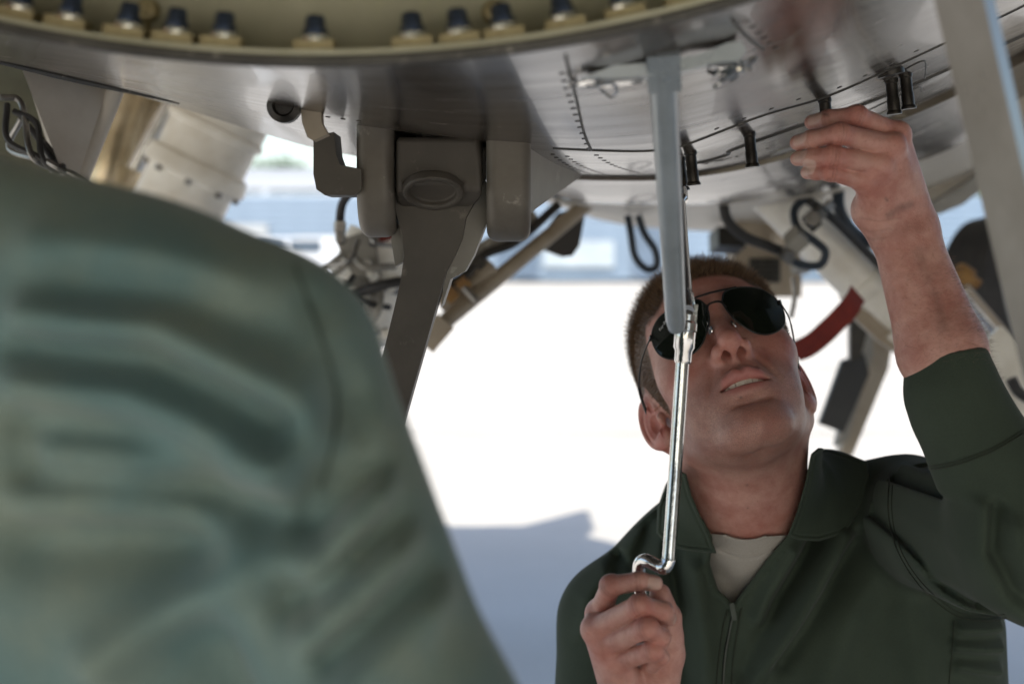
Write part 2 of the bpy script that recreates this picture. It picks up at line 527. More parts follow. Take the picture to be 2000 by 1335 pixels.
# ---- belly skin lofted through cross-sections
def section(pts, s=70):
    g = np.arange(-1600, 3400, 10.0)
    a = np.interp(g, [p[0] for p in pts], [p[1] for p in pts])
    lo = pts[0][1] + (g - pts[0][0]) * (pts[1][1] - pts[0][1]) / (pts[1][0] - pts[0][0])
    hi = pts[-1][1] + (g - pts[-1][0]) * (pts[-1][1] - pts[-2][1]) / (pts[-1][0] - pts[-2][0])
    a = np.where(g < pts[0][0], lo, np.where(g > pts[-1][0], hi, a))
    k = np.exp(-.5 * (np.arange(-200, 201, 10.0) / s) ** 2); k /= k.sum()
    ap = np.pad(a, 20, mode='reflect', reflect_type='odd')
    return g, np.convolve(ap, k, 'valid')
rimx = np.arange(-1200, 3000, 60.0)
RIM = [(x, 125 - (x - 620) ** 2 / 5600.0) for x in rimx]
SEC = [(.80, section(RIM, 20)),
 (1.03, section([(-900, -40), (-400, 60), (0, 92), (300, 138), (600, 186), (900, 212), (1135, 205), (1300, 180), (1450, 140), (1620, 85), (1785, 15), (2000, -80), (2400, -290)], 60)),
 (1.30, section([(-900, 0), (-400, 72), (0, 116), (300, 176), (600, 242), (900, 284), (1135, 302), (1280, 300), (1352, 287), (1467, 245), (1620, 197), (1785, 136), (2000, 48), (2400, -130)], 45)),
 (1.70, section([(-900, 10), (-400, 76), (0, 124), (300, 194), (600, 288), (740, 314), (900, 334), (1135, 345), (1300, 346), (1430, 327), (1530, 303), (1700, 248), (1850, 182), (2000, 100), (2400, -110)], 40))]
def belly_h(px, d, secs):
    ds = [s[0] for s in secs]
    hs = np.array([(500 - np.interp(px, s[1][0], s[1][1])) * s[0] for s in secs])
    # piecewise cubic through the sections
    k = min(max(np.searchsorted(ds, d) - 1, 0), len(ds) - 2)
    t = (d - ds[k]) / (ds[k + 1] - ds[k])
    m = [np.gradient(hs, ds, axis=0)[j] * (ds[k + 1] - ds[k]) for j in (k, k + 1)]
    return ((2 * t ** 3 - 3 * t * t + 1) * hs[k] + (t ** 3 - 2 * t * t + t) * m[0] + (-2 * t ** 3 + 3 * t * t) * hs[k + 1] + (t ** 3 - t * t) * m[1]) / F
def belly_pt(px, d, lift=0.0, secs=None):
    x = (px - 1000) / F * d
    return np.array([x, d, H + float(belly_h(np.array([px]), d, secs or SEC)[0]) + lift])
def loft(name, xs, ds, secs, mat, thick=.004, lift=0.0):
    v = []
    for d in ds:
        h = belly_h(xs, d, secs)
        v.append(np.stack([(xs - 1000) / F * d, np.full(len(xs), d), H + h + lift], 1))
    v = np.concatenate(v); n = len(xs)
    i, j = np.meshgrid(np.arange(len(ds) - 1), np.arange(n - 1), indexing='ij')
    a = (i * n + j).ravel()
    f = np.stack([a, a + n, a + n + 1, a + 1], 1)
    top = v + np.array([0, 0, thick]); N = len(v)
    f = np.concatenate([f, f[:, ::-1] + N])
    # close the border
    b = [k for k in range(n)] + [k * n + n - 1 for k in range(1, len(ds))] + [(len(ds) - 1) * n + k for k in range(n - 2, -1, -1)] + [k * n for k in range(len(ds) - 2, 0, -1)]
    b = np.array(b); c = np.roll(b, -1)
    f = np.concatenate([f, np.stack([b, c, c + N, b + N], 1)])
    me = np_mesh(name, np.concatenate([v, top]), f, mat)
    me.set_sharp_from_angle(angle=.8)
    return me
XS = np.arange(-1500, 3300, 20.0)
belly = jp('belly_skin', loft('belly_skin', XS, np.linspace(.80, 1.70, 46), SEC, M_SKINP), 'curved grey belly skin with worn streaky paint')
SEC2 = [(1.70, section([(-900, -20), (-400, 40), (0, 80), (300, 140), (600, 250), (900, 318), (1060, 346), (1135, 352), (1300, 353), (1430, 336), (1530, 312), (1700, 258), (1850, 196), (2000, 120), (2400, -80)], 40)),
 (1.95, section([(-900, -20), (-400, 40), (0, 80), (300, 140), (600, 250), (900, 325), (1060, 372), (1135, 388), (1390, 390), (1570, 366), (1700, 326), (1850, 262), (2000, 180), (2400, -60)], 40)),
 (2.20, section([(-900, -20), (-400, 40), (0, 80), (300, 140), (600, 248), (900, 322), (1060, 382), (1135, 399), (1390, 401), (1570, 384), (1700, 350), (1850, 296), (2000, 215), (2400, 0)], 40)),
 (3.60, section([(-900, 0), (-400, 60), (0, 110), (300, 160), (600, 246), (900, 318), (1060, 395), (1200, 440), (1420, 455), (1600, 440), (1800, 400), (2000, 330), (2400, 150)], 40))]
def jp2(name, me, parent, label=None): return part(name, me, parent, label)
aft = jp('aft_belly_skin', loft('aft_belly_skin', XS, np.linspace(1.703, 2.2, 16), SEC2, M_SKINP, .05))
aft2 = jp('rear_belly_skin', loft('rear_belly_skin', XS, np.linspace(2.205, 3.6, 16), SEC2, M_SKINL, .05), 'cream painted underside behind the main belly panel')

# joints between the skin panels, run over the belly as recessed sealant lines
def joint(pts, w=.0016, name='panel_joint', mat=None, parent=None, lift=.0, secs=None):
    q = [belly_pt(a[0], a[1], lift, secs) for a in spline([(x, d * 1000, 0) for x, d in pts], 10) for a in [(a[0], a[1] / 1000)]]
    part(name, tube(name, q, w, mat or M_SEAL, 6), parent or belly)
joint([(1105, .84), (1125, 1.0), (1140, 1.16), (1155, 1.27)], .0012)
joint([(1080, 1.265), (1160, 1.27), (1300, 1.29), (1400, 1.27), (1500, 1.26), (1620, 1.27), (1790, 1.235), (2050, 1.2)], .0011)
joint([(1300, 1.48), (1360, 1.50), (1420, 1.49), (1430, 1.45), (1545, 1.42), (1640, 1.42), (1850, 1.40), (2050, 1.38)], .0022)
joint([(1430, .84), (1455, .90), (1490, .97)], .0014)
joint([(1120, 1.655), (1300, 1.66), (1600, 1.66), (1850, 1.64)], .0012)
joint([(1640, 1.53), (1730, 1.48), (1792, 1.46), (1800, 1.52)], .0009)
joint([(1730, 1.30), (1800, 1.27), (1808, 1.34), (1806, 1.40)], .0010)
joint([(-60, 1.30), (60, 1.38), (200, 1.46), (350, 1.52)], [.001 + .0042 * math.sin(math.pi * k / 30) for k in range(31)], 'fairing_gap')
# rows of countersunk fasteners: each a short dark disc let into the skin
fast_me = lathe('skin_screw', Matrix.Identity(4), [(0, -.0005), (.0021, -.0005), (.0024, -.0001), (.0024, .002), (0, .002)], worn('screw_head', (.10, .085, .07), (.05, .043, .036), .3, .4), 10)
def skin_normal(px, d):
    e = 1e-3
    a = Vector(belly_pt(px, d)); b = Vector(belly_pt(px + 5, d)); c = Vector(belly_pt(px, d + e))
    return (b - a).cross(c - a).normalized()
def screw_row(p0, p1, n):
    for k in range(n):
        t = k / max(1, n - 1); px = p0[0] + (p1[0] - p0[0]) * t; d = p0[1] + (p1[1] - p0[1]) * t
        o = link('skin_screw', fast_me, None); nn = skin_normal(px, d)
        o.matrix_basis = frame(belly_pt(px, d), nn if nn.z > 0 else -nn); under(o, belly)
for r in (((1098, .90), (1150, 1.26), 13), ((1165, 1.31), (1255, 1.62), 13), ((1080, 1.32), (1150, 1.62), 11),
          ((1400, 1.246), (1560, 1.235), 4), ((1640, 1.245), (1790, 1.21), 4), ((1320, 1.56), (1620, 1.57), 6), ((1460, .86), (1515, .98), 6), ((1108, 1.33), (1178, 1.62), 11), ((640, 1.2), (700, 1.2), 3)):
    screw_row(*r)
# short rows of stencilled digits on the skin are too small to read; pale decal plates carry them
dec_mat = worn('stencil', (.07, .065, .06), (.25, .23, .21), .6, 0, 500, .9)
for (px, d, w, h) in ((1392, 1.545, .024, .0035), (1412, 1.56, .018, .0035)):
    part('stencil_line', block('stencil_line', frame(belly_pt(px, d, -.0003), skin_normal(px, d)), (w, h, .0006), dec_mat, 0), belly)
for (px, d, w, h) in ((1560, 1.64, .06, .05), (1745, 1.63, .035, .06), (1700, 1.60, .04, .03)):
    part('repair_patch', block('repair_patch', frame(belly_pt(px, d, -.0004), skin_normal(px, d)), (w, h, .0014), M_GREYL, .0004), belly)

# ---- near rim of the open bay: flange, seal and green bulkhead with its nut blocks
def rim_strip(name, y0, y1, up0, up1, mat):
    xs = np.arange(-1400, 3000, 20.0); d = .80
    base = np.stack([(xs - 1000) / F * d, np.full(len(xs), 0.), H + (500 - (125 - (xs - 620) ** 2 / 5600.0)) / F * d], 1)
    ring = []
    for yy, zz in ((y0, up0), (y1, up0), (y1, up1), (y0, up1)):
        r = base.copy(); r[:, 1] = yy; r[:, 2] += zz; ring.append(r)
    v = np.concatenate(ring); n = len(xs); f = []
    for a in range(4):
        b = (a + 1) % 4; k = np.arange(n - 1)
        f.append(np.stack([a * n + k, a * n + k + 1, b * n + k + 1, b * n + k], 1))
    me = np_mesh(name, v, np.concatenate(f), mat, smooth=False)
    return jp(name, me)
rim_strip('rim_seal', .7930, .802, -.0022, .0038, M_SEAL)
flange = rim_strip('rim_flange', .789, .842, .0042, .0066, M_PRIMER)
bulk_o = rim_strip('bulkhead', .842, .848, .0066, .62, M_PRIMER)
bulk_o['label'] = 'green primed bulkhead behind the row of blue tipped bolts'
NUTS = [(25, 44), (125, 62), (240, 82), (335, 93), (430, 99), (612, 108), (805, 104), (897, 97), (985, 88), (1105, 73), (1222, 48), (1340, 15), (-75, 25)]
nb_me = block('nut_block', Matrix.Identity(4), (.0230, .016, .0078), M_GOLD, .0012)
nr_me = lathe('washer', Matrix.Identity(4), [(0, 0), (.0088, 0), (.0088, .0016), (.0068, .0036), (0, .0036)], M_CHROME, 20)
nc_me = lathe('bolt_end', Matrix.Identity(4), [(0, 0), (.0074, 0), (.0072, .0035), (.0062, .0045), (.0054, .0108), (.0046, .0120), (0, .0120)], M_CAP, 6, .3)
for px, py in NUTS:
    slope = -(px - 620) / 2800.0
    x = (px - 1000) / F * .805; zz = H + (500 - (125 - (px - 620) ** 2 / 5600.0)) / F * .80 + .0066
    Mx = frame((x, .812, zz + .0038), (slope, 0, 1)) 
    o = link('nut_block', nb_me, None); o.matrix_basis = Mx; under(o, bulk_o)
    for nm, mm, off in (('washer', nr_me, .0038), ('bolt_end', nc_me, .0068)):
        q = link(nm, mm, None); q.matrix_basis = Mx @ Matrix.Translation((0, 0, off)); under(q, bulk_o)
for px, py in ((283, 18), (965, 22)):
    x, _, z = P(px, py, .835)
    part('grommet', lathe('grommet', frame((x, .842, z), (0, -1, 0)), [(0, 0), (.0075, 0), (.0075, .003), (.0055, .006), (.003, .0065), (0, .004)], M_GOLD, 20), bulk_o)
    part('drip_streak', tube('drip_streak', [(x, .8405, z), (x + .0005, .8405, z - .014)], .0016, M_GOLD, 6), bulk_o)

# ---- the rest of the airframe that roofs us in: bay walls, spine, wings
def slab(name, poly, dv, mat, bevel=0.0): return jp(name, prism(name, poly, dv, mat, bevel))
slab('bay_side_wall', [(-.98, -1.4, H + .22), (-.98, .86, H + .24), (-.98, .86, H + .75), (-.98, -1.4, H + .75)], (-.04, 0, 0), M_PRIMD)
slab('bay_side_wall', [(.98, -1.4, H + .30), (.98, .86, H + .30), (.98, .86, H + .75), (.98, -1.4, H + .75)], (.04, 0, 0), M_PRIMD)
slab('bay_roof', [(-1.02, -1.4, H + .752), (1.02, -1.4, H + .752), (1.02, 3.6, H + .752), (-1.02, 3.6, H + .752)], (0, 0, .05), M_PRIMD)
# fuselage shell above
hull = []
bm = bmesh.new(); rings = []
for y, w, zt, zb in ((-2.3, 1.05, 1.7, .26), (-1.42, 1.10, 1.75, .25), (0, 1.12, 1.72, .48), (2.0, 1.12, 1.64, .48), (3.3, .80, 1.40, .40), (4.2, .36, 1.12, .6)):
    r = []
    for k in range(24):
        an = 2 * math.pi * k / 24
        zc = (zt + zb) / 2 if False else .80
        s, c = math.sin(an), math.cos(an)
        r.append(bm.verts.new((w * c - (.30 if y > 4 else .12 if y > 3 else 0), y, H + (zc + (zt - zc) * s if s > 0 else zc + (zc - zb) * s))))
    rings.append(r)
for a, b in zip(rings[:-1], rings[1:]):
    for k in range(24):
        # leave the bay open underneath, between the two side walls
        bm.faces.new((a[k], a[(k + 1) % 24], b[(k + 1) % 24], b[k]))
bm.faces.new(rings[0]); bm.faces.new(rings[-1][::-1])
for fce in list(bm.faces):
    c = fce.calc_center_median()
    if -1.42 < c.y < 3.55 and c.z < H + .74 and abs(c.x) < 1.06: bm.faces.remove(fce)
jp('fuselage_shell', finish(bm, 'fuselage_shell', M_GREYL, .7))
for s in (-1, 1):
    prof = [(s * 1.0, -3.0 if s > 0 else -1.7), (s * (4.2 if s > 0 else 1.6), -2.6 if s > 0 else -1.2), (s * (4.2 if s > 0 else 1.6), .2), (s * 1.0, 2.3)]  # unseen; long right span blocks fill, short left span lets light in
    bm = bmesh.new()
    lo = [bm.verts.new((x, y, H + .66 + .04 * abs(x))) for x, y in prof]; hi = [bm.verts.new((x, y, H + .80 + .02 * abs(x))) for x, y in prof]
    bm.faces.new(lo); bm.faces.new(hi[::-1])
    for k in range(4): bm.faces.new((lo[k], lo[(k + 1) % 4], hi[(k + 1) % 4], hi[k]))
    jp('wing', finish(bm, 'wing', M_GREYL, .4, .02, 2))
blocker = jp('fill_blocker', lathe('fill_blocker', frame((1.95, -2.6, H - .05), (0, 1, .02)), [(0, 0), (.10, .15), (.22, .5), (.31, 1.0), (.35, 1.6), (.35, 3.4), (.30, 4.2), (.18, 4.9), (.06, 5.3), (0, 5.35)], M_GREYL, 32))  # unseen body, added to block fill light from the right
part('blocker_pylon', prism('blocker_pylon', [(1.90, -1.3, H + .25), (1.90, 1.3, H + .25), (1.90, 1.1, H + .75), (1.90, -1.1, H + .75)], (.1, 0, 0), M_GREYL, .01), blocker)  # carries the added light blocker, also unseen
fin = [(.0, 1.9, H + 1.5), (.0, 3.55, H + 1.42), (.0, 3.75, H + 2.15), (.0, 3.2, H + 2.15)]
for s, y0, y1 in ((-1, 3.3, 4.0), (1, 2.2, 2.9)):
    slab('shadow_tailplane', [(s * .3, y0 - .4, H + 1.18), (s * 1.6, y0 + .3, H + 1.22), (s * 1.6, y1, H + 1.22), (s * .3, y1 + .05, H + 1.18)], (0, 0, .06), M_GREYL, .01)  # unseen pair; left one added to widen the ground shadow
slab('shadow_fin', [(-.32, 3.5, H + 1.20), (-.04, 3.5, H + 1.15), (.05, 3.5, H + 1.66), (.02, 3.5, H + 1.67)], (0, .5, 0), M_GREYL, .01)  # unseen wedge, shaped to throw the peak of the ground shadow

# ---- hanging clevis, lugs and the long brace arm
D0 = 1.27
S0 = .73
arm_px = [(781, 300), (800, 291), (928, 287), (948, 292), (948, 345), (932, 385), (910, 425), (903, 465), (888, 500), (872, 530), (858, 580), (838, 650), (812, 740), (778, 860), (740, 1000), (695, 1150), (610, 1150), (655, 1000), (700, 860), (728, 760), (748, 690), (768, 610), (782, 550), (789, 500), (786, 460), (775, 420), (770, 395), (776, 360)]
brace = jp('brace_arm', prism('brace_arm', [P(a, b, D0) for a, b in arm_px], (0, .045, 0), M_GREY, .005, 3), 'dark grey forged brace arm hanging from the belly clevis')
M_BOSS = frame(P(846, 364, D0 - .026), (0, -.50, -.866))
KN_C = P(862, 338, D0 + .004); KN_N = np.array([0, -.50, -.866], np.float32); KN_F = P(846, 372, D0 - .026)
def knuckle(p):
    d = box(p, KN_C, (.0385, .030, .030), .005)
    q = p - KN_F.astype(np.float32)
    t = q @ KN_N; r = np.linalg.norm(q - t[:, None] * KN_N, axis=1)
    d = smax(d, t, .003)
    d = smax(d, r - .0435, .004)
    d = smin(d, np.maximum(r - .0265, np.abs(t) - .0042), .004)
    return smax(d, -np.maximum(r - .0205, -.0045 + .0025 * (r / .02) ** 2 - t), .003)
kv, kf = sdf_mesh(knuckle, KN_C - .07, KN_C + .07, .0016)
part('knuckle', np_mesh('knuckle', kv, kf, M_GREY), brace)
if 0: part('boss', lathe('boss', M_BOSS, [(r * S0, z * S0) for r, z in [(0, .004), (.018, .004), (.024, .012), (.031, .016), (.034, .013), (.046, .008), (.053, .002), (.055, -.006), (.055, -.045), (0, -.045)]], M_GREY, 48), brace)
part('rib', prism('rib', [P(a, b, D0 + .02) for a, b in [(905, 400), (948, 350), (952, 430), (925, 500), (908, 530), (880, 545), (862, 600), (868, 530), (895, 470)]], (0, .06, 0), M_GREYL, .004), brace)
part('rib', prism('rib', [P(a, b, D0 + .03) for a, b in [(768, 430), (786, 440), (790, 510), (772, 520), (764, 470)]], (0, .03, 0), M_GREYL, .003), brace)
def lug(px0, px1, ycen, top, rad, d, mat, name='lug', label=None):
    """a thick round-edged bush: slab with a half-round foot"""
    xa, xb = P(px0, 0, d)[0], P(px1, 0, d)[0]
    zc, zt = P(0, ycen, d)[2], P(0, top, d)[2]
    r = .010
    def f(p):
        z = np.clip(p[:, 2], zc, zt + .1)
        d2 = np.hypot(p[:, 1] - d, p[:, 2] - z) - rad + r
        dx = np.abs(p[:, 0] - (xa + xb) / 2) - (xb - xa) / 2 + r
        return np.hypot(np.maximum(d2, 0), np.maximum(dx, 0)) + np.minimum(np.maximum(d2, dx), 0) - r
    v_, f_ = sdf_mesh(f, (xa - .01, d - rad - .01, zc - rad - .01), (xb + .01, d + rad + .01, zt), .002)
    return jp(name, np_mesh(name, v_, f_, mat), label)
M_LUG = worn('lug_grey', (.20, .18, .152), (.12, .106, .088), .45, .1, 14, .8, .5, .02, 180, 0, None, (.30, .275, .24))
lug(705, 776, 364, 235, .046, D0 + .015, M_LUG)
lg = lug(951, 1036, 368, 240, .048, D0 + .015, M_LUG)
part('pin_head', lathe('pin_head', frame(P(1036, 360, D0 + .015), (1, 0, 0)), [(0, .008), (.016, .008), (.020, .005), (.020, -.002), (0, -.002)], M_GREYL, 28), lg)
part('pin', lathe('pin', frame(P(775, 350, D0 + .025), (1, 0, 0)), [(0, 0), (.02, 0), (.02, .083), (0, .083)], M_GREY, 24), lg)
jp('clevis_recess', block('clevis_recess', frame(P(860, 272, D0 + .05), (0, -1, 0)), (.12, .03, .04), M_SEAL, .003))
jp('castle_nut', lathe('castle_nut', frame(P(838, 290, D0 + .005), (0, 0, 1)), [(0, 0), (.012, 0), (.012, .009), (.009, .015), (0, .015)], M_STEEL, 12, .3))
# fairing plate to the right of the clevis
fp = [P(1026, 240, 1.25), P(1046, 262, 1.30), P(1136, 344, 1.64), P(1046, 408, 1.33), P(1030, 424, 1.27)]
jp('fairing_plate', prism('fairing_plate', fp, (-.028, .01, 0), M_GREYL, .0015), 'triangular light grey fairing plate beside the clevis')
# L shaped hook block and its tab, bolt and roller on the left
hk = [(612, 268), (626, 262), (652, 258), (656, 300), (664, 322), (706, 330), (706, 372), (690, 381), (634, 381), (618, 370), (612, 340)]
jp('hook_block', prism('hook_block', [P(a, b, D0 - .035) for a, b in hk], (0, .05, 0), M_GREY, .008, 4))
tab = [(584, 180), (624, 176), (628, 240), (640, 262), (612, 275), (600, 268), (590, 240)]
jp('hanger_tab', prism('hanger_tab', [P(a, b, 1.17) for a, b in tab], (0, .016, 0), M_BEIGE, .003))
jp('roller', lathe('roller', frame(P(556, 208, 1.17), (0, -1, 0)), [(0, -.01), (.012, -.01), (.014, -.004), (.014, .006), (.009, .009), (.007, .005), (0, .005)], M_BLACKM, 24))
jp('cross_bolt', lathe('cross_bolt', frame(P(586, 264, 1.17), (1, 0, 0)), [(0, -.003), (.0055, -.003), (.0055, .003), (.0035, .004), (.0035, .018), (0, .018)], M_CHROME, 12))

# ---- pins hanging from the belly: released panel studs
pin_prof = [(0, .0), (.0072, .0), (.0072, -.005), (.0062, -.0065), (.0060, -.022), (.0066, -.0235), (.0066, -.036), (.0080, -.0385), (.0080, -.0405), (0, -.0405)]
pin_me = lathe('hanging_stud', Matrix.Identity(4), [(r * .88, z * .84) for r, z in pin_prof][::-1], M_BLACKM, 20)
for px, py, d, lab in ((1348, 296, 1.36, 'black stud right beside the grey rod'), (1327, 284, 1.40, 'black stud half hidden by the grey rod'), (1463, 246, 1.36, 'single black stud left of the raised hand'),
                       (1610, 196, 1.29, 'black stud held between the fingers'), (1740, 142, 1.32, 'left of the paired studs by the bay door'), (1768, 136, 1.32, 'right of the paired studs by the bay door')):
    b = belly_pt(px, d)
    o = link('hanging_stud', pin_me, None, lab); o.matrix_basis = frame((b[0], b[1], b[2] + .003), (-.10, 0, 1)); under(o, jet)
part('stud_collar', lathe('stud_collar', frame(belly_pt(1738, 1.27, .004), (-.25, 0, 1)), [(0, -.006), (.012, -.006), (.013, .006), (0, .006)], M_BLACKM, 20), jet)

# ---- grey rod in front of the face with its cross bracket
r0, r1 = P(1294, 128, .905), P(1321, 640, 1.10)
rod = jp('door_rod', tube('door_rod', [r0, r0 * .7 + r1 * .3, r0 * .3 + r1 * .7, r0 * .04 + r1 * .96, r1], [.0090, .0088, .0083, .0079, .0062], M_BLUEG, 24), 'blue grey rounded rod hanging from the belly in front of the face')
part('end_fork', block('end_fork', frame(P(1296, 132, .905), (r1 - r0), (1, 0, 0)), (.021, .014, .03), M_BLUEG, .003), rod)
brk = [P(1140, 150, .90), P(1200, 128, .90), P(1270, 122, .90), P(1360, 108, .90), P(1420, 84, .90), P(1448, 80, .90), P(1458, 100, .90), P(1445, 118, .90), P(1400, 122, .90), P(1330, 140, .90), P(1270, 148, .90), P(1200, 152, .90)]
part('cross_bracket', prism('cross_bracket', brk, (0, .022, 0), M_BLUEG, .003), rod)
def wire_knot(c, seed, r=.012, n=26):
    rg = np.random.default_rng(seed); pts = [np.asarray(c) + rg.normal(size=3) * r * np.array([1, .6, .7]) for _ in range(n)]
    return tube('wire_knot', spline(pts, 4), .0011, M_CHROME, 5)
part('wire_knot', wire_knot(P(1180, 152, .92), 3, .008), rod)
part('wire_knot', wire_knot(P(1420, 132, .92), 4, .008), rod)

# ---- right: the near edge of the open bay door, a slim box strut
a0, a1 = P(1823, -260, .76), P(2092, 900, .84)
dst = jp('bay_door_strut', block('bay_door_strut', frame((a0 + a1) / 2, a1 - a0, (1, -.62, 0)), (.026, .021, float(np.linalg.norm(a1 - a0))), worn('strut_grey', (.27, .265, .25), (.17, .162, .148), .28, .35, 6, .6, .2, .01, 200, .2, (3, 3, .6)), .0075, 5), 'near grey box strut of the open bay door')

# ---- left: beige gear door panel, bay wall and hoses
ld = [P(28, 96, 1.52), P(212, 167, 1.60), P(120, 390, 1.60), P(140, 385, 1.54)]
M_DOOR = worn('door_beige', (.74, .69, .61), (.62, .56, .48), .5, 0, 10, .5, .5, .02, 300)
gd = jp('gear_door', prism('gear_door', ld, (0, .012, 0), M_DOOR, .002), 'beige gear door panel at the upper left')
part('rolled_edge', tube('rolled_edge', [P(226, 176, 1.60), P(150, 365, 1.60), P(120, 440, 1.60)], .0098, M_DOOR, 16), gd)
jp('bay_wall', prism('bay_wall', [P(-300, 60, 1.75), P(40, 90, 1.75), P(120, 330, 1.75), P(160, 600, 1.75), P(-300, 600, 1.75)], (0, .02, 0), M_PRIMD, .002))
hrg = np.random.default_rng(11)
for k in range(7):
    s = P(0 + k * 14, 190 + k * 14, 1.55)
    pts = [s, s + hrg.normal(size=3) * .02 + np.array([.02, -.02, -.03]), P(60 + k * 12, 300 + k * 6, 1.5), P(100 + k * 16, 330 + k * 8, 1.52)]
    jp('cable', tube('cable', spline(pts, 6), .0035, M_RUB if k % 3 else M_STEEL, 8))

# ---- left: large white round housing with flanges, and shiny duct behind it
ax = np.array(P(345, 400, 2.6)) - np.array(P(430, 225, 2.6))
hs = jp('round_housing', lathe('round_housing', frame(P(452, 190, 2.6), ax, (1, 0, 0)), [(0, 0), (.088, 0), (.088, .058), (.093, .062), (.093, .072), (.085, .076), (.085, .128), (.094, .132), (.099, .148), (.099, .162), (.082, .166), (.084, .270), (.078, .274), (.078, .35), (0, .35)], M_WHITE, 48), 'large white round gear housing with bolted flanges')
Mh = frame(P(452, 190, 2.6), ax, (1, 0, 0))
for k in range(9):
    an = 2 * math.pi * k / 9
    part('flange_bolt', lathe('flange_bolt', Mh @ Matrix.Translation((.090 * math.cos(an), .090 * math.sin(an), .15)), [(0, -.002), (.006, -.002), (.006, .024), (0, .024)], M_STEEL, 6, .3), hs)
jp('duct_skin', lathe('duct_skin', frame(P(275, 130, 2.9), np.array(P(200, 420, 2.9)) - np.array(P(262, 180, 2.9))), [(0, 0), (.07, 0), (.085, .06), (.078, .11), (.09, .17), (.085, .23), (.095, .33), (0, .33)], worn('shiny_duct', (.62, .54, .40), (.4, .32, .2), .18, .8, 12, .7), 32))
jp('duct_tube', tube('duct_tube', [P(338, 195, 2.75), P(300, 260, 2.75), P(262, 330, 2.75)], .016, M_CHROME, 16))

# ---- left centre: small white actuator with hoses and rods
aa = np.array(P(690, 645, 2.2)) - np.array(P(752, 470, 2.2))
ac = jp('actuator', lathe('actuator', frame(P(752, 462, 2.2), aa), [(r * 1.42, z * 1.1) for r, z in [(0, 0), (.040, 0), (.042, .02), (.042, .05), (.046, .054), (.046, .07), (.042, .074), (.043, .12), (.047, .125), (.047, .14), (.035, .15), (.030, .165), (0, .165)]], M_WHITE, 36), 'small white actuator left of the brace arm')
part('mount_bracket', prism('mount_bracket', [P(a, b, 2.13) for a, b in [(655, 470), (720, 450), (735, 490), (745, 540), (700, 560), (672, 505)]], (0, .02, 0), M_GREYL, .004), ac)
part('red_collar', lathe('red_collar', frame(P(742, 466, 2.15), (1, -.3, .6)), [(0, 0), (.010, 0), (.010, .02), (0, .02)], M_RED, 16), ac)
part('hose', tube('hose', spline([P(686, 372, 2.0), P(668, 400, 2.02), P(664, 440, 2.05), P(668, 470, 2.1)], 8), .0065, M_RUB, 10), ac)
part('hose_fitting', lathe('hose_fitting', frame(P(664, 432, 2.03), (0, 0, -1)), [(0, 0), (.009, 0), (.009, .015), (.007, .018), (.007, .03), (0, .03)], M_STEEL, 6, .3), ac)
for (a, b), (c, d_) in (((590, 560), (668, 497)), ((608, 572), (680, 514))):
    part('push_rod', tube('push_rod', [P(a, b, 2.12), P(c, d_, 2.12)], .0045, M_GREYL, 10), ac)
bm = bmesh.new(); pts = spline([P(790, 548, 2.08), P(735, 560, 2.06), P(672, 582, 2.1)], 20); tube_bm(bm, pts, [.0065 + .0015 * (k % 2) for k in range(len(pts))], 10)
part('ribbed_hose', finish(bm, 'ribbed_hose', M_RUB, .8), ac)
rg = np.random.default_rng(5)
for k in range(6):
    c = P(675 + rg.uniform(-15, 30), 600 + rg.uniform(-20, 40), 2.12)
    part('fitting', lathe('fitting', frame(c, rg.normal(size=3)), [(0, 0), (.008, 0), (.008, .012), (.005, .014), (.005, .026), (0, .026)], (M_STEEL, M_GREYL, M_BLACKM)[k % 3], 6, .3), ac)

for k, (a, b, c, e) in enumerate(((640, 520, 700, 470), (655, 600, 690, 540), (700, 640, 745, 560), (720, 440, 770, 480), (650, 560, 760, 600), (690, 500, 770, 520), (665, 630, 740, 650))):
    m_ = P((a + c) / 2 + 14 * (-1) ** k, (b + e) / 2 + 12, 2.06)
    part('pipe', tube('pipe', spline([P(a, b, 2.10), m_, P(c, e, 2.10)], 8), .0035 + .001 * (k % 3), (M_STEEL, M_RUB, M_GREYL)[k % 3], 10), ac)
for k in range(10):
    c = P(rg.uniform(645, 770), rg.uniform(450, 650), 2.13)
    part('fitting', lathe('fitting', frame(c, rg.normal(size=3) + np.array([0, -1, 0])), [(0, 0), (.009, 0), (.009, .010), (.006, .012), (.006, .024), (.0075, .026), (.0075, .032), (0, .032)], (M_STEEL, M_WHITE, M_WHITE, M_GREYL)[k % 4], 6, .3), ac)
part('band_clamp', lathe('band_clamp', frame(P(728, 545, 2.2), aa), [(0, -.008), (.065, -.008), (.066, -.005), (.066, .005), (.065, .008), (0, .008)], M_STEEL, 36), ac)
# ---- centre: beige drag strut running up to the right, pipes and the black box
ds_ = jp('drag_strut', tube('drag_strut', [P(836, 662, 2.25), P(880, 618, 2.28), P(1000, 520, 2.36), P(1150, 395, 2.46)], [.012, .0135, .0135, .0135], M_BEIGE, 16), 'beige drag strut slanting up behind the brace arm')
part('strut_foot', block('strut_foot', frame(P(850, 650, 2.25), (-.6, 0, -.7)), (.035, .02, .05), M_BEIGE, .005), ds_)
part('pipe', tube('pipe', spline([P(865, 560, 2.3), P(905, 540, 2.3), P(945, 498, 2.33), P(1010, 470, 2.36), P(1090, 400, 2.4)], 8), .008, M_BLACKM, 12), ds_)
part('pipe', tube('pipe', spline([P(880, 520, 2.35), P(960, 478, 2.36), P(1040, 420, 2.4)], 8), .014, M_GREYL, 12), ds_)
part('pipe', tube('pipe', spline([P(858, 590, 2.32), P(900, 570, 2.32), P(960, 520, 2.34)], 8), .016, M_BEIGE, 12), ds_)
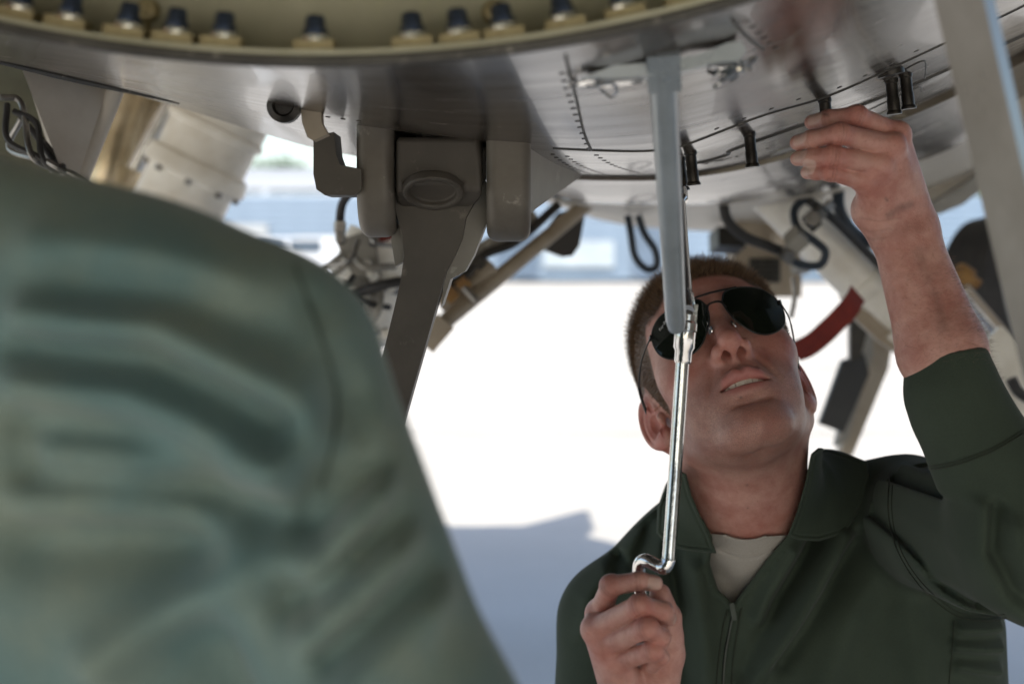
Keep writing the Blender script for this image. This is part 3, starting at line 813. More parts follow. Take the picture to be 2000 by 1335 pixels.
for c, s in (((905, 555), .02), ((938, 515), .016), ((925, 585), .012), ((880, 575), .022)):
    part('clamp', block('clamp', frame(P(c[0], c[1], 2.27), (.7, 0, .7)), (s, s, s * .9), M_BLACKM if s < .02 else M_ORANGE, .003), ds_)
part('clip', tube('clip', [P(905, 560, 2.26), P(932, 590, 2.26)], .006, M_STEEL, 8), ds_)
jp('black_box', prism('black_box', [P(a, b, 2.5) for a, b in [(1050, 470), (1090, 415), (1145, 405), (1132, 480), (1118, 500), (1100, 502), (1058, 486)]], (0, .12, 0), worn('box_black', (.035, .03, .028), (.02, .018, .016), .45), .008, 3), 'black box hung under the belly')
jp('loop_hose', tube('loop_hose', spline([P(1226, 420, 2.6), P(1232, 455, 2.6), P(1240, 500, 2.6), P(1262, 525, 2.6), P(1282, 520, 2.6), P(1280, 490, 2.6), P(1258, 455, 2.6), P(1246, 420, 2.6)], 8), .007, M_BLUEH, 10), 'loop of dark hose left of the head')

# ---- right: big white gear leg with hoses, clamps, wheel and door
gl = jp('gear_leg', tube('gear_leg', [P(1470, 330, 2.42), P(1640, 500, 2.42), P(1800, 662, 2.44), P(2080, 945, 2.48)], [.046, .046, .046, .05], M_WHITE, 40), 'big white landing gear leg slanting down behind the raised arm')
lx = Vector(P(1800, 662, 2.44) - P(1640, 500, 2.42)).normalized()
for c, w in (((1690, 551), .012), ((1765, 626), .010), ((1950, 812), .015)):
    part('band', lathe('band', frame(P(c[0], c[1], 2.425), lx), [(0, -w), (.049, -w), (.0505, -w * .6), (.0505, w * .6), (.049, w), (0, w)], M_WHITE, 40), gl)
part('flat_rail', prism('flat_rail', [P(a, b, 2.40) for a, b in [(1655, 585), (1700, 612), (1775, 685), (1770, 700), (1720, 668), (1660, 612)]], (0, .03, 0), M_BEIGE, .003), gl)
part('hose', tube('hose', spline([P(1412, 395, 2.25), P(1422, 432, 2.25), P(1455, 462, 2.26), P(1500, 480, 2.28), P(1548, 500, 2.3)], 10), .0085, M_RUB, 12), gl)
part('hose', tube('hose', spline([P(1575, 385, 2.3), P(1552, 410, 2.3), P(1558, 445, 2.29), P(1590, 470, 2.29), P(1612, 492, 2.29), P(1600, 518, 2.3), P(1560, 515, 2.3), P(1540, 500, 2.3)], 10), .0068, M_BLUEH, 12), gl)
bm = bmesh.new(); pts = spline([P(1580, 392, 2.28), P(1630, 430, 2.30), P(1690, 490, 2.34), P(1760, 560, 2.36)], 24); tube_bm(bm, pts, [.0068 + .001 * (k % 2) for k in range(len(pts))], 10)
part('braided_hose', finish(bm, 'braided_hose', M_RUB, .8), gl)
part('hose', tube('hose', spline([P(1638, 360, 2.35), P(1640, 410, 2.33), P(1670, 455, 2.34), P(1720, 480, 2.36)], 10), .010, M_BLUEH, 12), gl)
for c, s, mt in (((1555, 468), .026, M_GREYL), ((1600, 415), .016, M_STEEL), ((1585, 432), .02, M_BLACKM), ((1538, 498), .018, M_STEEL), ((1620, 400), .012, M_CHROME)):
    part('hose_clamp', block('hose_clamp', frame(P(c[0], c[1], 2.27), (.6, -.3, .6)), (s, s * 1.3, s), mt, .003), gl)
part('clamp_ring', lathe('clamp_ring', frame(P(1585, 430, 2.255), (0, -1, .2)), [(.006, 0), (.012, 0), (.012, .012), (.006, .012)], M_STEEL, 20), gl)
part('drip_line', tube('drip_line', spline([P(1548, 540, 2.3), P(1552, 580, 2.3), P(1545, 620, 2.3)], 6), .004, M_STEEL, 8), gl)
part('panel_box', block('panel_box', frame(P(1985, 745, 2.3), (.7, -.2, -.7), (.7, 0, .7)), (.09, .05, .16), M_WHITE, .006), gl)
part('hose', tube('hose', spline([P(1975, 740, 2.2), P(1990, 765, 2.2), P(2030, 790, 2.2)], 6), .009, M_RUB, 10), gl)
for (a, b), (c, e), w, mt in (((1885, 560), (2010, 705), .008, M_BEIGE), ((1890, 600), (2010, 745), .006, M_CHROME), ((1880, 570), (1990, 690), .006, M_CHROME), ((1870, 590), (1990, 725), .007, M_GREYL)):
    part('brake_pipe', tube('brake_pipe', [P(a, b, 2.7), P(c, e, 2.7)], w, mt, 12), gl)
part('brass_fitting', lathe('brass_fitting', frame(P(1868, 525, 2.6), (.7, 0, -.5)), [(0, 0), (.014, 0), (.018, .01), (.018, .03), (.010, .034), (.010, .05), (0, .05)], M_ORANGE, 12), gl)
whl = jp('main_wheel', lathe('main_wheel', frame(P(1968, 572, 3.3), (.62, -.75, .1)), [(0, -.05), (.06, -.05), (.075, -.07), (.09, -.072), (.105, -.085), (.155, -.082), (.180, -.055), (.183, 0), (.180, .055), (.155, .082), (0, .06)], M_RUB, 48), 'dark tyred wheel at the right edge')
part('hub', lathe('hub', frame(P(1968, 572, 3.3), (.62, -.75, .1)), [(0, .09), (.022, .09), (.03, .08), (.06, .072), (.072, .075), (.074, .06), (0, .06)], M_GREYL, 32), whl)
jp('bay_rib', prism('bay_rib', [P(a, b, 2.9) for a, b in [(1780, 420), (1860, 375), (1920, 335), (1990, 250), (2040, 250), (2040, 320), (1930, 362), (1880, 400), (1800, 432)]], (0, .04, 0), M_GREYL, .005))
jp('bay_panel', prism('bay_panel', [P(a, b, 3.0) for a, b in [(1700, 300), (1880, 180), (2100, 60), (2100, 330), (1920, 345), (1800, 415), (1700, 420)]], (0, .03, 0), M_SKINL, .004), 'cream panel inside the far wheel bay')
# louvred box and clutter behind the head
lb = jp('louvred_box', block('louvred_box', frame(P(1490, 505, 3.2), (0, -1, 0)), (.15, .17, .12), M_BEIGE, .006), 'beige box with dark louvres behind the head')
for k in range(5):
    part('louvre', block('louvre', frame(P(1493, 508 + k * 10, 3.13), (0, -1, .3)), (.062, .005, .004), M_BLACKM, .001), lb)
part('louvre_recess', block('louvre_recess', frame(P(1493, 528, 3.139), (0, -1, 0)), (.07, .055, .002), M_SEAL, 0), lb)
for c, s in (((1420, 470), .06), ((1455, 455), .05), ((1545, 470), .06), ((1565, 520), .035)):
    jp('bay_fitting', block('bay_fitting', frame(P(c[0], c[1], 3.0), (.2, -1, .3)), (s, s * .7, s), (M_BEIGE, M_BLACKM, M_GREYL)[int(c[0]) % 3], .006))
jp('side_door', prism('side_door', [P(a, b, 3.1) for a, b in [(1690, 600), (1745, 660), (1735, 720), (1665, 890), (1640, 890), (1690, 720)]], (0, .04, 0), M_BEIGE, .004))
jp('door_edge', prism('door_edge', [P(a, b, 3.06) for a, b in [(1672, 590), (1700, 600), (1706, 690), (1655, 860), (1632, 872), (1672, 720)]], (0, .03, 0), M_GREYL, .003))
bp_ = jp('black_plate', prism('black_plate', [P(a, b, 3.0) for a, b in [(1645, 705), (1688, 690), (1698, 730), (1648, 845), (1600, 828)]], (0, .02, 0), worn('plate_black', (.018, .02, .022), (.03, .03, .03), .5), .003), 'black plate hanging by the far gear door')
jp('door_link', prism('door_link', [P(a, b, 2.98) for a, b in [(1660, 612), (1684, 606), (1694, 650), (1680, 700), (1660, 705)]], (0, .02, 0), M_BLACKM, .002))
# upper right corner: skin of the far side
jp('side_skin', prism('side_skin', [P(a, b, 2.0) for a, b in [(1905, -200), (2150, -300), (2150, 380), (2010, 330), (1950, 200), (1930, 60)]], (0, .02, 0), M_SKINL, .003))

# ---- red webbing strap hanging from the gear leg: a thing of its own
q = [P(1676, 572, 2.28), P(1660, 600, 2.26), P(1622, 640, 2.24), P(1585, 672, 2.22), P(1548, 690, 2.2)]
bm = bmesh.new(); prev = None
for k, c in enumerate(spline(q, 6)):
    wv = Vector((.66, .12, -.72)).normalized() * .0175
    tw = Matrix.Rotation(.12 * math.sin(k * .7), 3, 'Y')
    a = [bm.verts.new(Vector(c) + tw @ wv * s + Vector((0, t, 0))) for s, t in ((-1, 0), (1, 0), (1, .002), (-1, .002))]
    if prev:
        for i in range(4): bm.faces.new((prev[i], prev[(i + 1) % 4], a[(i + 1) % 4], a[i]))
    prev = a
strap = link('webbing_strap', finish(bm, 'webbing_strap', M_RED, .8), None, 'red webbing strap slung from the white gear leg behind the face', 'strap')
# ================================================================== the mechanic under the belly
def rot3(yaw, pit, rol):
    c, s = math.cos, math.sin
    Rx = np.array([[1, 0, 0], [0, c(pit), -s(pit)], [0, s(pit), c(pit)]])
    Rz = np.array([[c(yaw), -s(yaw), 0], [s(yaw), c(yaw), 0], [0, 0, 1]])
    Ry = np.array([[c(rol), 0, s(rol)], [0, 1, 0], [-s(rol), 0, c(rol)]])
    return Ry @ Rz @ Rx

HR = rot3(math.radians(2.2), math.radians(-37.8), math.radians(-15.1))
HC = np.array([.2193, 1.45, H - .1400])
HS = 1.013
def to_head(p): return ((p - HC.astype(np.float32)) @ HR.astype(np.float32)) / np.float32(HS)
def from_head(q): return np.asarray(q, float) @ HR.T * HS + HC

# ear axes for the mirrored (+x) side
EV = np.array([.06, .16, .985]); EV /= np.linalg.norm(EV)
EU = np.array([.50, .86, -.14]); EU -= EV * (EU @ EV); EU /= np.linalg.norm(EU)
EW = np.cross(EU, EV)
EC = np.array([.0715, .008, .000])

def ear_coords(m):
    q = m - EC.astype(np.float32)
    return q @ EU.astype(np.float32), q @ EV.astype(np.float32), q @ EW.astype(np.float32)

def head_sdf(q):
    x, y, z = q[:, 0], q[:, 1], q[:, 2]
    m = q.copy(); m[:, 0] = np.abs(x)
    ax = m[:, 0]
    d = smin(ell(q, (0, .014, .051), (.0790, .100, .091)), ell(q, (0, -.030, .052), (.063, .066, .060)), .03)
    d = smin(d, ell(q, (0, -.036, -.022), (.0570, .058, .078)), .03)
    d = smin(d, cap(m, (.0465, -.004, -.047), (.019, -.074, -.087), .0160, .0160), .028)
    d = smin(d, ell(q, (0, -.0845, -.0885), (.0215, .0190, .0175)), .018)
    d = smin(d, sph(m, (.0475, -.058, -.004), .0175), .03)
    d = smin(d, ell(m, (.035, -.061, -.044), (.020, .020, .026)), .022)
    d = smin(d, ell(q, (0, -.0775, -.046), (.033, .024, .029)), .02)
    d = smin(d, cap(m, (.010, -.0925, .043), (.047, -.074, .041), .0075, .0085), .018)
    d = smax(d, -sph(m, (.034, -.111, .022), .020), .014)
    d = smin(d, sph(m, (.032, -.077, .022), .0148), .006)
    # nasolabial fold and the dip under the lower lip
    d = d + .0026 * np.exp(-(((ax - .019 - (-.020 - z) * .42) / .0045) ** 2)) * np.exp(-(((z + .034) / .016) ** 2)) * (y < -.05)
    d = d + .0042 * np.exp(-((z + .0705) / .0052) ** 2 - (x / .017) ** 2) * (y < -.06)
    # nose
    nose = cap(q, (0, -.0905, .032), (0, -.1085, -.005), .0070, .0098)
    nose = smin(nose, ell(q, (0, -.1120, -.0115), (.0102, .0098, .0092)), .007)
    nose = smin(nose, ell(m, (.0128, -.1015, -.0160), (.0066, .0112, .0082)), .0042)
    nose = smin(nose, cap(q, (0, -.1105, -.0185), (0, -.1000, -.0255), .0040, .0044), .005)
    d = smin(d, nose, .0085)
    d = smax(d, -chain(m, [(.0080, -.1065, -.0290), (.0070, -.1040, -.0180), (.0050, -.0985, -.0060)], [.0050, .0047, .0030]), .0020)
    # lips
    up = chain(m, [(0, -.1030, -.0447), (.0055, -.1037, -.0425), (.015, -.0995, -.0452), (.0280, -.0875, -.0525)], [.0046, .0052, .0046, .0018])
    lo = chain(m, [(0, -.0990, -.0605), (.010, -.0975, -.0600), (.019, -.0930, -.0578), (.0270, -.0870, -.0535)], [.0060, .0058, .0046, .0018])
    d = smin(d, up, .0040)
    d = smin(d, lo, .0050)
    d = d + .0008 * np.exp(-(x / .0026) ** 2 - ((z + .032) / .006) ** 2) * (y < -.08)
    gap = ell(q, (.001, -.0945, -.0526), (.0240, .017, .0031))
    d = smax(d, -gap, .0016)
    d = smin(d, cap(m, (.0280, -.0868, -.0530), (.0290, -.0855, -.0535), .0020), .003)
    # ears
    u, v, w = ear_coords(m)
    e3 = np.stack([u, v, w], 1)
    plate = ell(e3, (.0125, .001, -.0005), (.0172, .0280, .0042))
    k = np.sqrt(((u - .0125) / .0165) ** 2 + ((v - .002) / .0270) ** 2)
    ring = np.sqrt(((k - 1) * .019) ** 2 + (w - .0022) ** 2) - .0031
    ring = np.where((u < .002) & (v < .006), .02, ring)
    k2 = np.sqrt(((u - .0100) / .0108) ** 2 + ((v + .003) / .0190) ** 2)
    anti = np.sqrt(((k2 - 1) * .013) ** 2 + (w - .0026) ** 2) - .0024
    anti = np.where(u < .006, .02, anti)
    ear = smin(smin(plate, ring, .003), anti, .003)
    ear = smin(ear, ell(e3, (.0065, -.0255, .0005), (.0092, .0080, .0042)), .005)
    ear = smax(ear, -ell(e3, (.0070, -.0045, .0062), (.0090, .0125, .0085)), .002)
    ear = smin(ear, ell(e3, (-.0035, -.006, .0022), (.0042, .0060, .0040)), .003)
    d = smin(d, ear, .0055)
    return d

NECK = [P(1470, 1075, 1.535), from_head((0, .022, -.045))]
def neck_sdf(p, grow=0.0):
    d = cap(p, NECK[0], NECK[1], .0570 + grow, .0545 + grow)
    d = smin(d, cap(p, P(1440, 1085, 1.50), from_head((-.050, .026, -.035)), .017 + grow, .015 + grow), .03)
    d = smin(d, cap(p, P(1500, 1080, 1.50), from_head((.054, .024, -.038)), .018 + grow, .0175 + grow), .03)
    d = smin(d, sph(p, P(1487, 985, 1.470), .0115 + grow), .022)          # larynx
    d = smin(d, cap(p, P(1478, 1010, 1.474), P(1472, 1070, 1.482), .012 + grow), .03)
    return d

def torso_sdf(p):
    d = cap(p, P(1400, 1190, 1.57), P(1400, 1700, 1.57), .105, .11)
    d = smin(d, cap(p, P(1745, 1230, 1.57), P(1760, 1700, 1.57), .112, .115), .09)
    d = smin(d, cap(p, P(1480, 1110, 1.57), P(1560, 1500, 1.54), .085, .10), .09)
    d = smin(d, cap(p, P(1425, 1045, 1.57), P(1213, 1212, 1.56), .047, .054), .05)
    d = smin(d, cap(p, P(1510, 1005, 1.57), P(1770, 1010, 1.54), .047, .056), .05)
    return d

SHR, ELR, WRR = P(1207, 1215, 1.56), P(1165, 1760, 1.47), P(1240, 1405, 1.185)
SHL, ELL_, WRL = P(1775, 1015, 1.53), P(2016, 1080, 1.17), P(1772, 478, 1.225)
def arms_sdf(p):
    d = chain(p, [SHR, ELR, WRR], [.060, .050, .034], .02)
    d2 = cap(p, SHL, ELL_, .062, .0505)
    d2 = smin(d2, cap(p, ELL_, P(1850, 700, 1.205), .050, .0385), .02)
    return np.minimum(d, d2)

# ---- the raised hand: finger joints
RH = {
 'index':  [(1752, 263, 1.205), (1674, 226, 1.183), (1618, 232, 1.196), (1586, 239, 1.214)],
 'middle': [(1742, 287, 1.190), (1641, 261, 1.168), (1586, 272, 1.186), (1558, 279, 1.203)],
 'ring':   [(1716, 322, 1.186), (1628, 304, 1.168), (1584, 308, 1.184), (1558, 310, 1.200)],
 'pinky':  [(1686, 352, 1.190), (1622, 335, 1.174), (1594, 336, 1.186), (1577, 337, 1.198)],
}
RR = {'index': [.0098, .0081, .0074, .0064], 'middle': [.0100, .0083, .0076, .0067], 'ring': [.0094, .0079, .0072, .0063], 'pinky': [.0090, .0073, .0065, .0057]}
RMET = {'index': (1795, 425, 1.232), 'middle': (1775, 430, 1.226), 'ring': (1750, 430, 1.224), 'pinky': (1728, 432, 1.226)}
GH = {
 'index':  [(1172, 1196, 1.165), (1193, 1143, 1.134), (1248, 1134, 1.124), (1279, 1138, 1.128)],
 'middle': [(1163, 1228, 1.150), (1249, 1182, 1.104), (1297, 1193, 1.112), (1305, 1206, 1.128)],
 'ring':   [(1184, 1258, 1.146), (1264, 1225, 1.098), (1292, 1244, 1.108), (1287, 1262, 1.128)],
 'pinky':  [(1208, 1290, 1.146), (1277, 1268, 1.106), (1290, 1282, 1.114), (1274, 1300, 1.130)],
}
GR = {'index': [.0094, .0080, .0072, .0063], 'middle': [.0096, .0082, .0074, .0065], 'ring': [.0092, .0079, .0071, .0062], 'pinky': [.0088, .0074, .0065, .0057]}
GMET = {'index': (1222, 1400, 1.20), 'middle': (1228, 1402, 1.195), 'ring': (1236, 1405, 1.19), 'pinky': (1246, 1408, 1.188)}

def fingers(p, J, R, MET, thumb, thr, kf=.006):
    back = None; fing = None
    for n in ('index', 'middle', 'ring', 'pinky'):
        j = [P(*a) for a in J[n]]; r = R[n]
        e = cap(p, P(*MET[n]), j[0], .0135, r[0] * 1.05)
        back = e if back is None else smin(back, e, .014)
        g = chain(p, j, r, .003)
        g = smin(g, sph(p, j[1] , r[1] * 1.05), .004)
        fing = g if fing is None else smin(fing, g, .0005)
    d = smin(back, fing, .0045)
    t = chain(p, [P(*a) for a in thumb], thr, .004)
    return smin(d, t, .008)

RT = [(1775, 410, 1.245), (1722, 318, 1.262), (1660, 262, 1.250), (1618, 236, 1.230)]
GT = [(1275, 1372, 1.195), (1302, 1275, 1.172), (1303, 1205, 1.158), (1289, 1160, 1.144)]
def left_hand(p):
    d = fingers(p, RH, RR, RMET, RT, [.016, .0125, .0098, .0085])
    d = smin(d, sph(p, P(1700, 412, 1.222), .0155), .02)
    d = smin(d, cap(p, P(1749, 478, 1.222), P(1815, 690, 1.205), .0182, .0255), .02)
    d = smin(d, cap(p, P(1796, 472, 1.228), P(1862, 670, 1.210), .0180, .0262), .02)
    d = smin(d, cap(p, P(1840, 690, 1.205), P(1885, 800, 1.20), .0305, .034), .02)
    # knuckles and tendons
    for n in RH: d = smin(d, sph(p, P(*RH[n][0]) + np.array([.001, -.0035, .001]), .0078), .008)
    return d

def right_hand(p):
    d = fingers(p, GH, GR, GMET, GT, [.016, .0140, .0112, .0088])
    d = smin(d, cap(p, P(1296, 1250, 1.160), P(1285, 1330, 1.178), .0125, .015), .012)
    d = smin(d, cap(p, P(1224, 1402, 1.20), ELR, .022, .042), .02)
    d = smin(d, cap(p, P(1250, 1402, 1.185), ELR, .021, .042), .02)
    for n in GH: d = smin(d, sph(p, P(*GH[n][0]) + np.array([-.002, -.003, .001]), .0082), .008)
    return d

def skin_head(p):
    d = smin(head_sdf(to_head(p)), neck_sdf(p), .022)
    q = torso_sdf(p) + .025
    return smin(d, q, .02)

b0 = from_head((0, 0, 0))
parts_ = []
v, f = sdf_mesh(skin_head, b0 - np.array([.135, .15, .20]), b0 + np.array([.14, .17, .13]), .00125)
kk = v[f].mean(1)[:, 2] > H - .325
head_v, head_f = v, f[kk]
parts_.append((head_v, head_f))
v1, f1 = sdf_mesh(left_hand, P(1530, 700, 1.2) - np.array([.0, .06, .02]), P(1925, 190, 1.22) + np.array([0, .09, 0]), .0012)
parts_.append((v1, f1))
v2, f2 = sdf_mesh(right_hand, P(1120, 1420, 1.14) - np.array([0, .07, .02]), P(1330, 1100, 1.2) + np.array([.02, .07, .03]), .0012)
parts_.append((v2, f2))
# the rest of the body under the clothes, coarser
HIP = P(1580, 1950, 1.62)
KNL, KNR = np.array([HIP[0] + .20, 1.22, .12]), np.array([HIP[0] - .12, 1.15, .50])
FTL, FTR = np.array([HIP[0] + .16, 1.66, .07]), np.array([HIP[0] - .12, 1.30, .06])
def legs_sdf(p, g=0.0):
    d = cap(p, HIP + np.array([.09, 0, -.02]), KNL, .085 + g, .06 + g)
    d = smin(d, cap(p, HIP + np.array([-.09, 0, -.02]), KNR, .085 + g, .06 + g), .04)
    d = smin(d, cap(p, KNL, FTL, .055 + g, .042 + g), .03)
    d = smin(d, cap(p, KNR, FTR, .055 + g, .042 + g), .03)
    d = smin(d, cap(p, HIP + np.array([-.06, 0, 0]), HIP + np.array([.06, 0, 0]), .11 + g), .05)
    return d
def bulk(p):
    d = smin(torso_sdf(p) + .02, arms_sdf(p) + .016, .03)
    d = smin(d, cap(p, P(1570, 1600, 1.57), HIP, .10, .10), .06)
    return smin(d, legs_sdf(p), .05)
v3, f3 = sdf_mesh(bulk, (-.05, .95, .0), (.75, 1.80, 1.12), .009)
parts_.append((v3, f3))
bv, bf = join_parts(parts_)
nh, n1, n2 = len(head_v), len(v1), len(v2)

# colouring that belongs to the skin: lips, flushed places, cropped scalp, stubble, nails, grease
hq = to_head(head_v.astype(np.float32)); hm = hq.copy(); hm[:, 0] = np.abs(hm[:, 0])
def scalp_of(hq):
    ax = np.abs(hq[:, 0]); y = hq[:, 1]; z = hq[:, 2]
    # hairline height over the forehead, round the temples and down to the nape
    front = .079 - .008 * (ax / .045) ** 2
    line = np.where(y < -.040, np.where(ax < .050, front, .060), 0)
    t = np.clip((y + .060) / .030, 0, 1)
    side = .062 * (1 - t) + (-.012) * t            # sideburn
    side = np.where(y > -.004, np.where(y < .030, .030, -.035 - .02 * np.clip((y - .03) / .04, 0, 1)), side)
    edge = np.where(ax > .046, side, np.where(y < -.03, front, -.05))
    w = np.clip((ax - .040) / .012, 0, 1)
    edge = (1 - w) * np.where(y < -.0, front, -.055) + w * side
    return z - edge
def smooth01(x, a, b): t = np.clip((x - a) / (b - a), 0, 1); return t * t * (3 - 2 * t)
lip = np.zeros(len(bv)); flush = np.zeros(len(bv)); scal = np.zeros(len(bv)); stub = np.zeros(len(bv)); nail = np.zeros(len(bv)); grease = np.zeros(len(bv))
upd = chain(hm, [(0, -.1030, -.0457), (.0055, -.1037, -.0440), (.015, -.0995, -.0465), (.0270, -.0875, -.0525)], [.0050, .0056, .0050, .0016])
lod = chain(hm, [(0, -.0990, -.0592), (.010, -.0975, -.0588), (.019, -.0930, -.0568), (.0265, -.0870, -.0533)], [.0064, .0062, .0050, .0016])
lip[:nh] = 1 - smooth01(np.minimum(upd, lod), -.0006, .0016)
u_, v_, w_ = ear_coords(hm)
earm = np.clip(1 - np.maximum(np.sqrt(((u_ - .0125) / .02) ** 2 + (v_ / .034) ** 2) - 1, 0) * 6, 0, 1) * (u_ > -.002) * (np.abs(w_) < .012)
flush[:nh] = np.clip(.75 * earm + .75 * np.exp(-(np.linalg.norm(hm - (.0, -.112, -.012), axis=1) / .016) ** 2)
    + .50 * np.exp(-(np.linalg.norm(hm - (.036, -.075, -.018), axis=1) / .026) ** 2)
    + .45 * np.exp(-(np.linalg.norm(hm - (.0, -.095, -.088), axis=1) / .020) ** 2)
    + .55 * np.exp(-(np.linalg.norm(head_v - P(1480, 980, 1.46), axis=1) / .030) ** 2)
    + .30 * np.exp(-(np.linalg.norm(hm - (.0, -.090, .06), axis=1) / .04) ** 2), 0, 1)
sc_ = scalp_of(hq)
scal[:nh] = smooth01(sc_, -.003, .006) * (earm < .3)
stub[:nh] = np.clip(smooth01(-hm[:, 2], .020, .045) * smooth01(-hm[:, 1], -.035, .03), 0, 1) * (1 - lip[:nh])
def near(vv, c, s): return np.exp(-(np.linalg.norm(vv - c, axis=1) / s) ** 2)
for (off, vv, J) in ((nh, v1, RH), (nh + n1, v2, GH)):
    for n in J:
        flush[off:off + len(vv)] += .85 * near(vv, P(*J[n][1]), .0105) + .7 * near(vv, P(*J[n][0]), .013) + .25 * near(vv, P(*J[n][2]), .008)
flush = np.clip(flush, 0, 1)
crease = np.zeros(len(bv))
for (off, vv, J, R) in ((nh, v1, RH, RR), (nh + n1, v2, GH, GR)):
    for n in J:
        j = [P(*a) for a in J[n]]
        for k in (1, 2):
            t_ = Vector(j[k + 1] - j[k - 1]).normalized(); q = vv - j[k]; s_ = q @ np.array(t_)
            rr_ = np.linalg.norm(q - s_[:, None] * np.array(t_), axis=1)
            for o_ in ((-.0028, 0, .0026) if k == 1 else (-.0012, .0012)):
                crease[off:off + len(vv)] += np.exp(-((s_ - o_) / .0008) ** 2) * (rr_ < R[n][k] * 1.5) * (.6 if o_ else 1)
# skin folds round the wrists, lines beside the mouth and across the neck
a1_ = 1000 + v1[:, 0] / v1[:, 1] * F; b1_ = 500 - (v1[:, 2] - H) / v1[:, 1] * F
for pts in ([(1668, 440), (1700, 452), (1740, 448)], [(1672, 458), (1705, 468), (1735, 462)], [(1690, 480), (1720, 486)], [(1680, 425), (1715, 432), (1760, 425)]):
    crease[nh:nh + n1] += .55 * np.exp(-(line2(a1_, b1_, pts) / 2.2) ** 2) * (v1[:, 1] < 1.23)
crease = np.clip(crease, 0, 1)
# nails: a patch on the outer face of each fingertip
def nail_patch(off, vv, c, n, t, w, l):
    n = Vector(n).normalized(); t = Vector(t); t = (t - n * t.dot(n)).normalized(); s = n.cross(t)
    q = vv - c
    a = q @ np.array(t); b = q @ np.array(s); k = q @ np.array(n)
    r = np.maximum(np.abs(a) / l, np.abs(b) / w)
    r = (np.abs(a / l) ** 4 + np.abs(b / w) ** 4) ** .25
    nail[off:off + len(vv)] = np.maximum(nail[off:off + len(vv)], (1 - smooth01(r, .85, 1.05)) * (k > 0))
for n in RH:
    a, b = P(*RH[n][2]), P(*RH[n][3])
    nail_patch(nh, v1, b * .8 + a * .2, (-.25, -1, .25), b - a, .0052, .0062)
a, b = P(*GH['index'][2]), P(*GH['index'][3]); nail_patch(nh + n1, v2, b * .85 + a * .15, (.15, -1, .1), b - a, .0052, .0062)
a, b = P(*GH['middle'][2]), P(*GH['middle'][3]); nail_patch(nh + n1, v2, b, (1, -.6, .3), b - a, .0052, .006)
# grease smears on the back of the raised hand and wrist
a_ = 1000 + v1[:, 0] / v1[:, 1] * F; b_ = 500 - (v1[:, 2] - H) / v1[:, 1] * F
fr_ = v1[:, 1] < 1.235
for pts, w_, k_ in (([(1736, 421), (1755, 408), (1778, 399)], 7.5, .5), ([(1730, 388), (1733, 391)], 3.0, .6), ([(1795, 492), (1812, 540), (1834, 600), (1842, 640)], 12.0, .28), ([(1700, 470), (1740, 450), (1790, 445)], 16.0, .16), ([(1606, 222), (1616, 224)], 4, .7)):
    grease[nh:nh + n1] += k_ * np.exp(-(line2(a_, b_, pts) / w_) ** 2) * fr_
for c, s in (((1182, 1145, 1.13), .004), ((1265, 1150, 1.12), .003)):
    grease[nh + n1:nh + n1 + n2] += .7 * near(v2, P(*c), s)

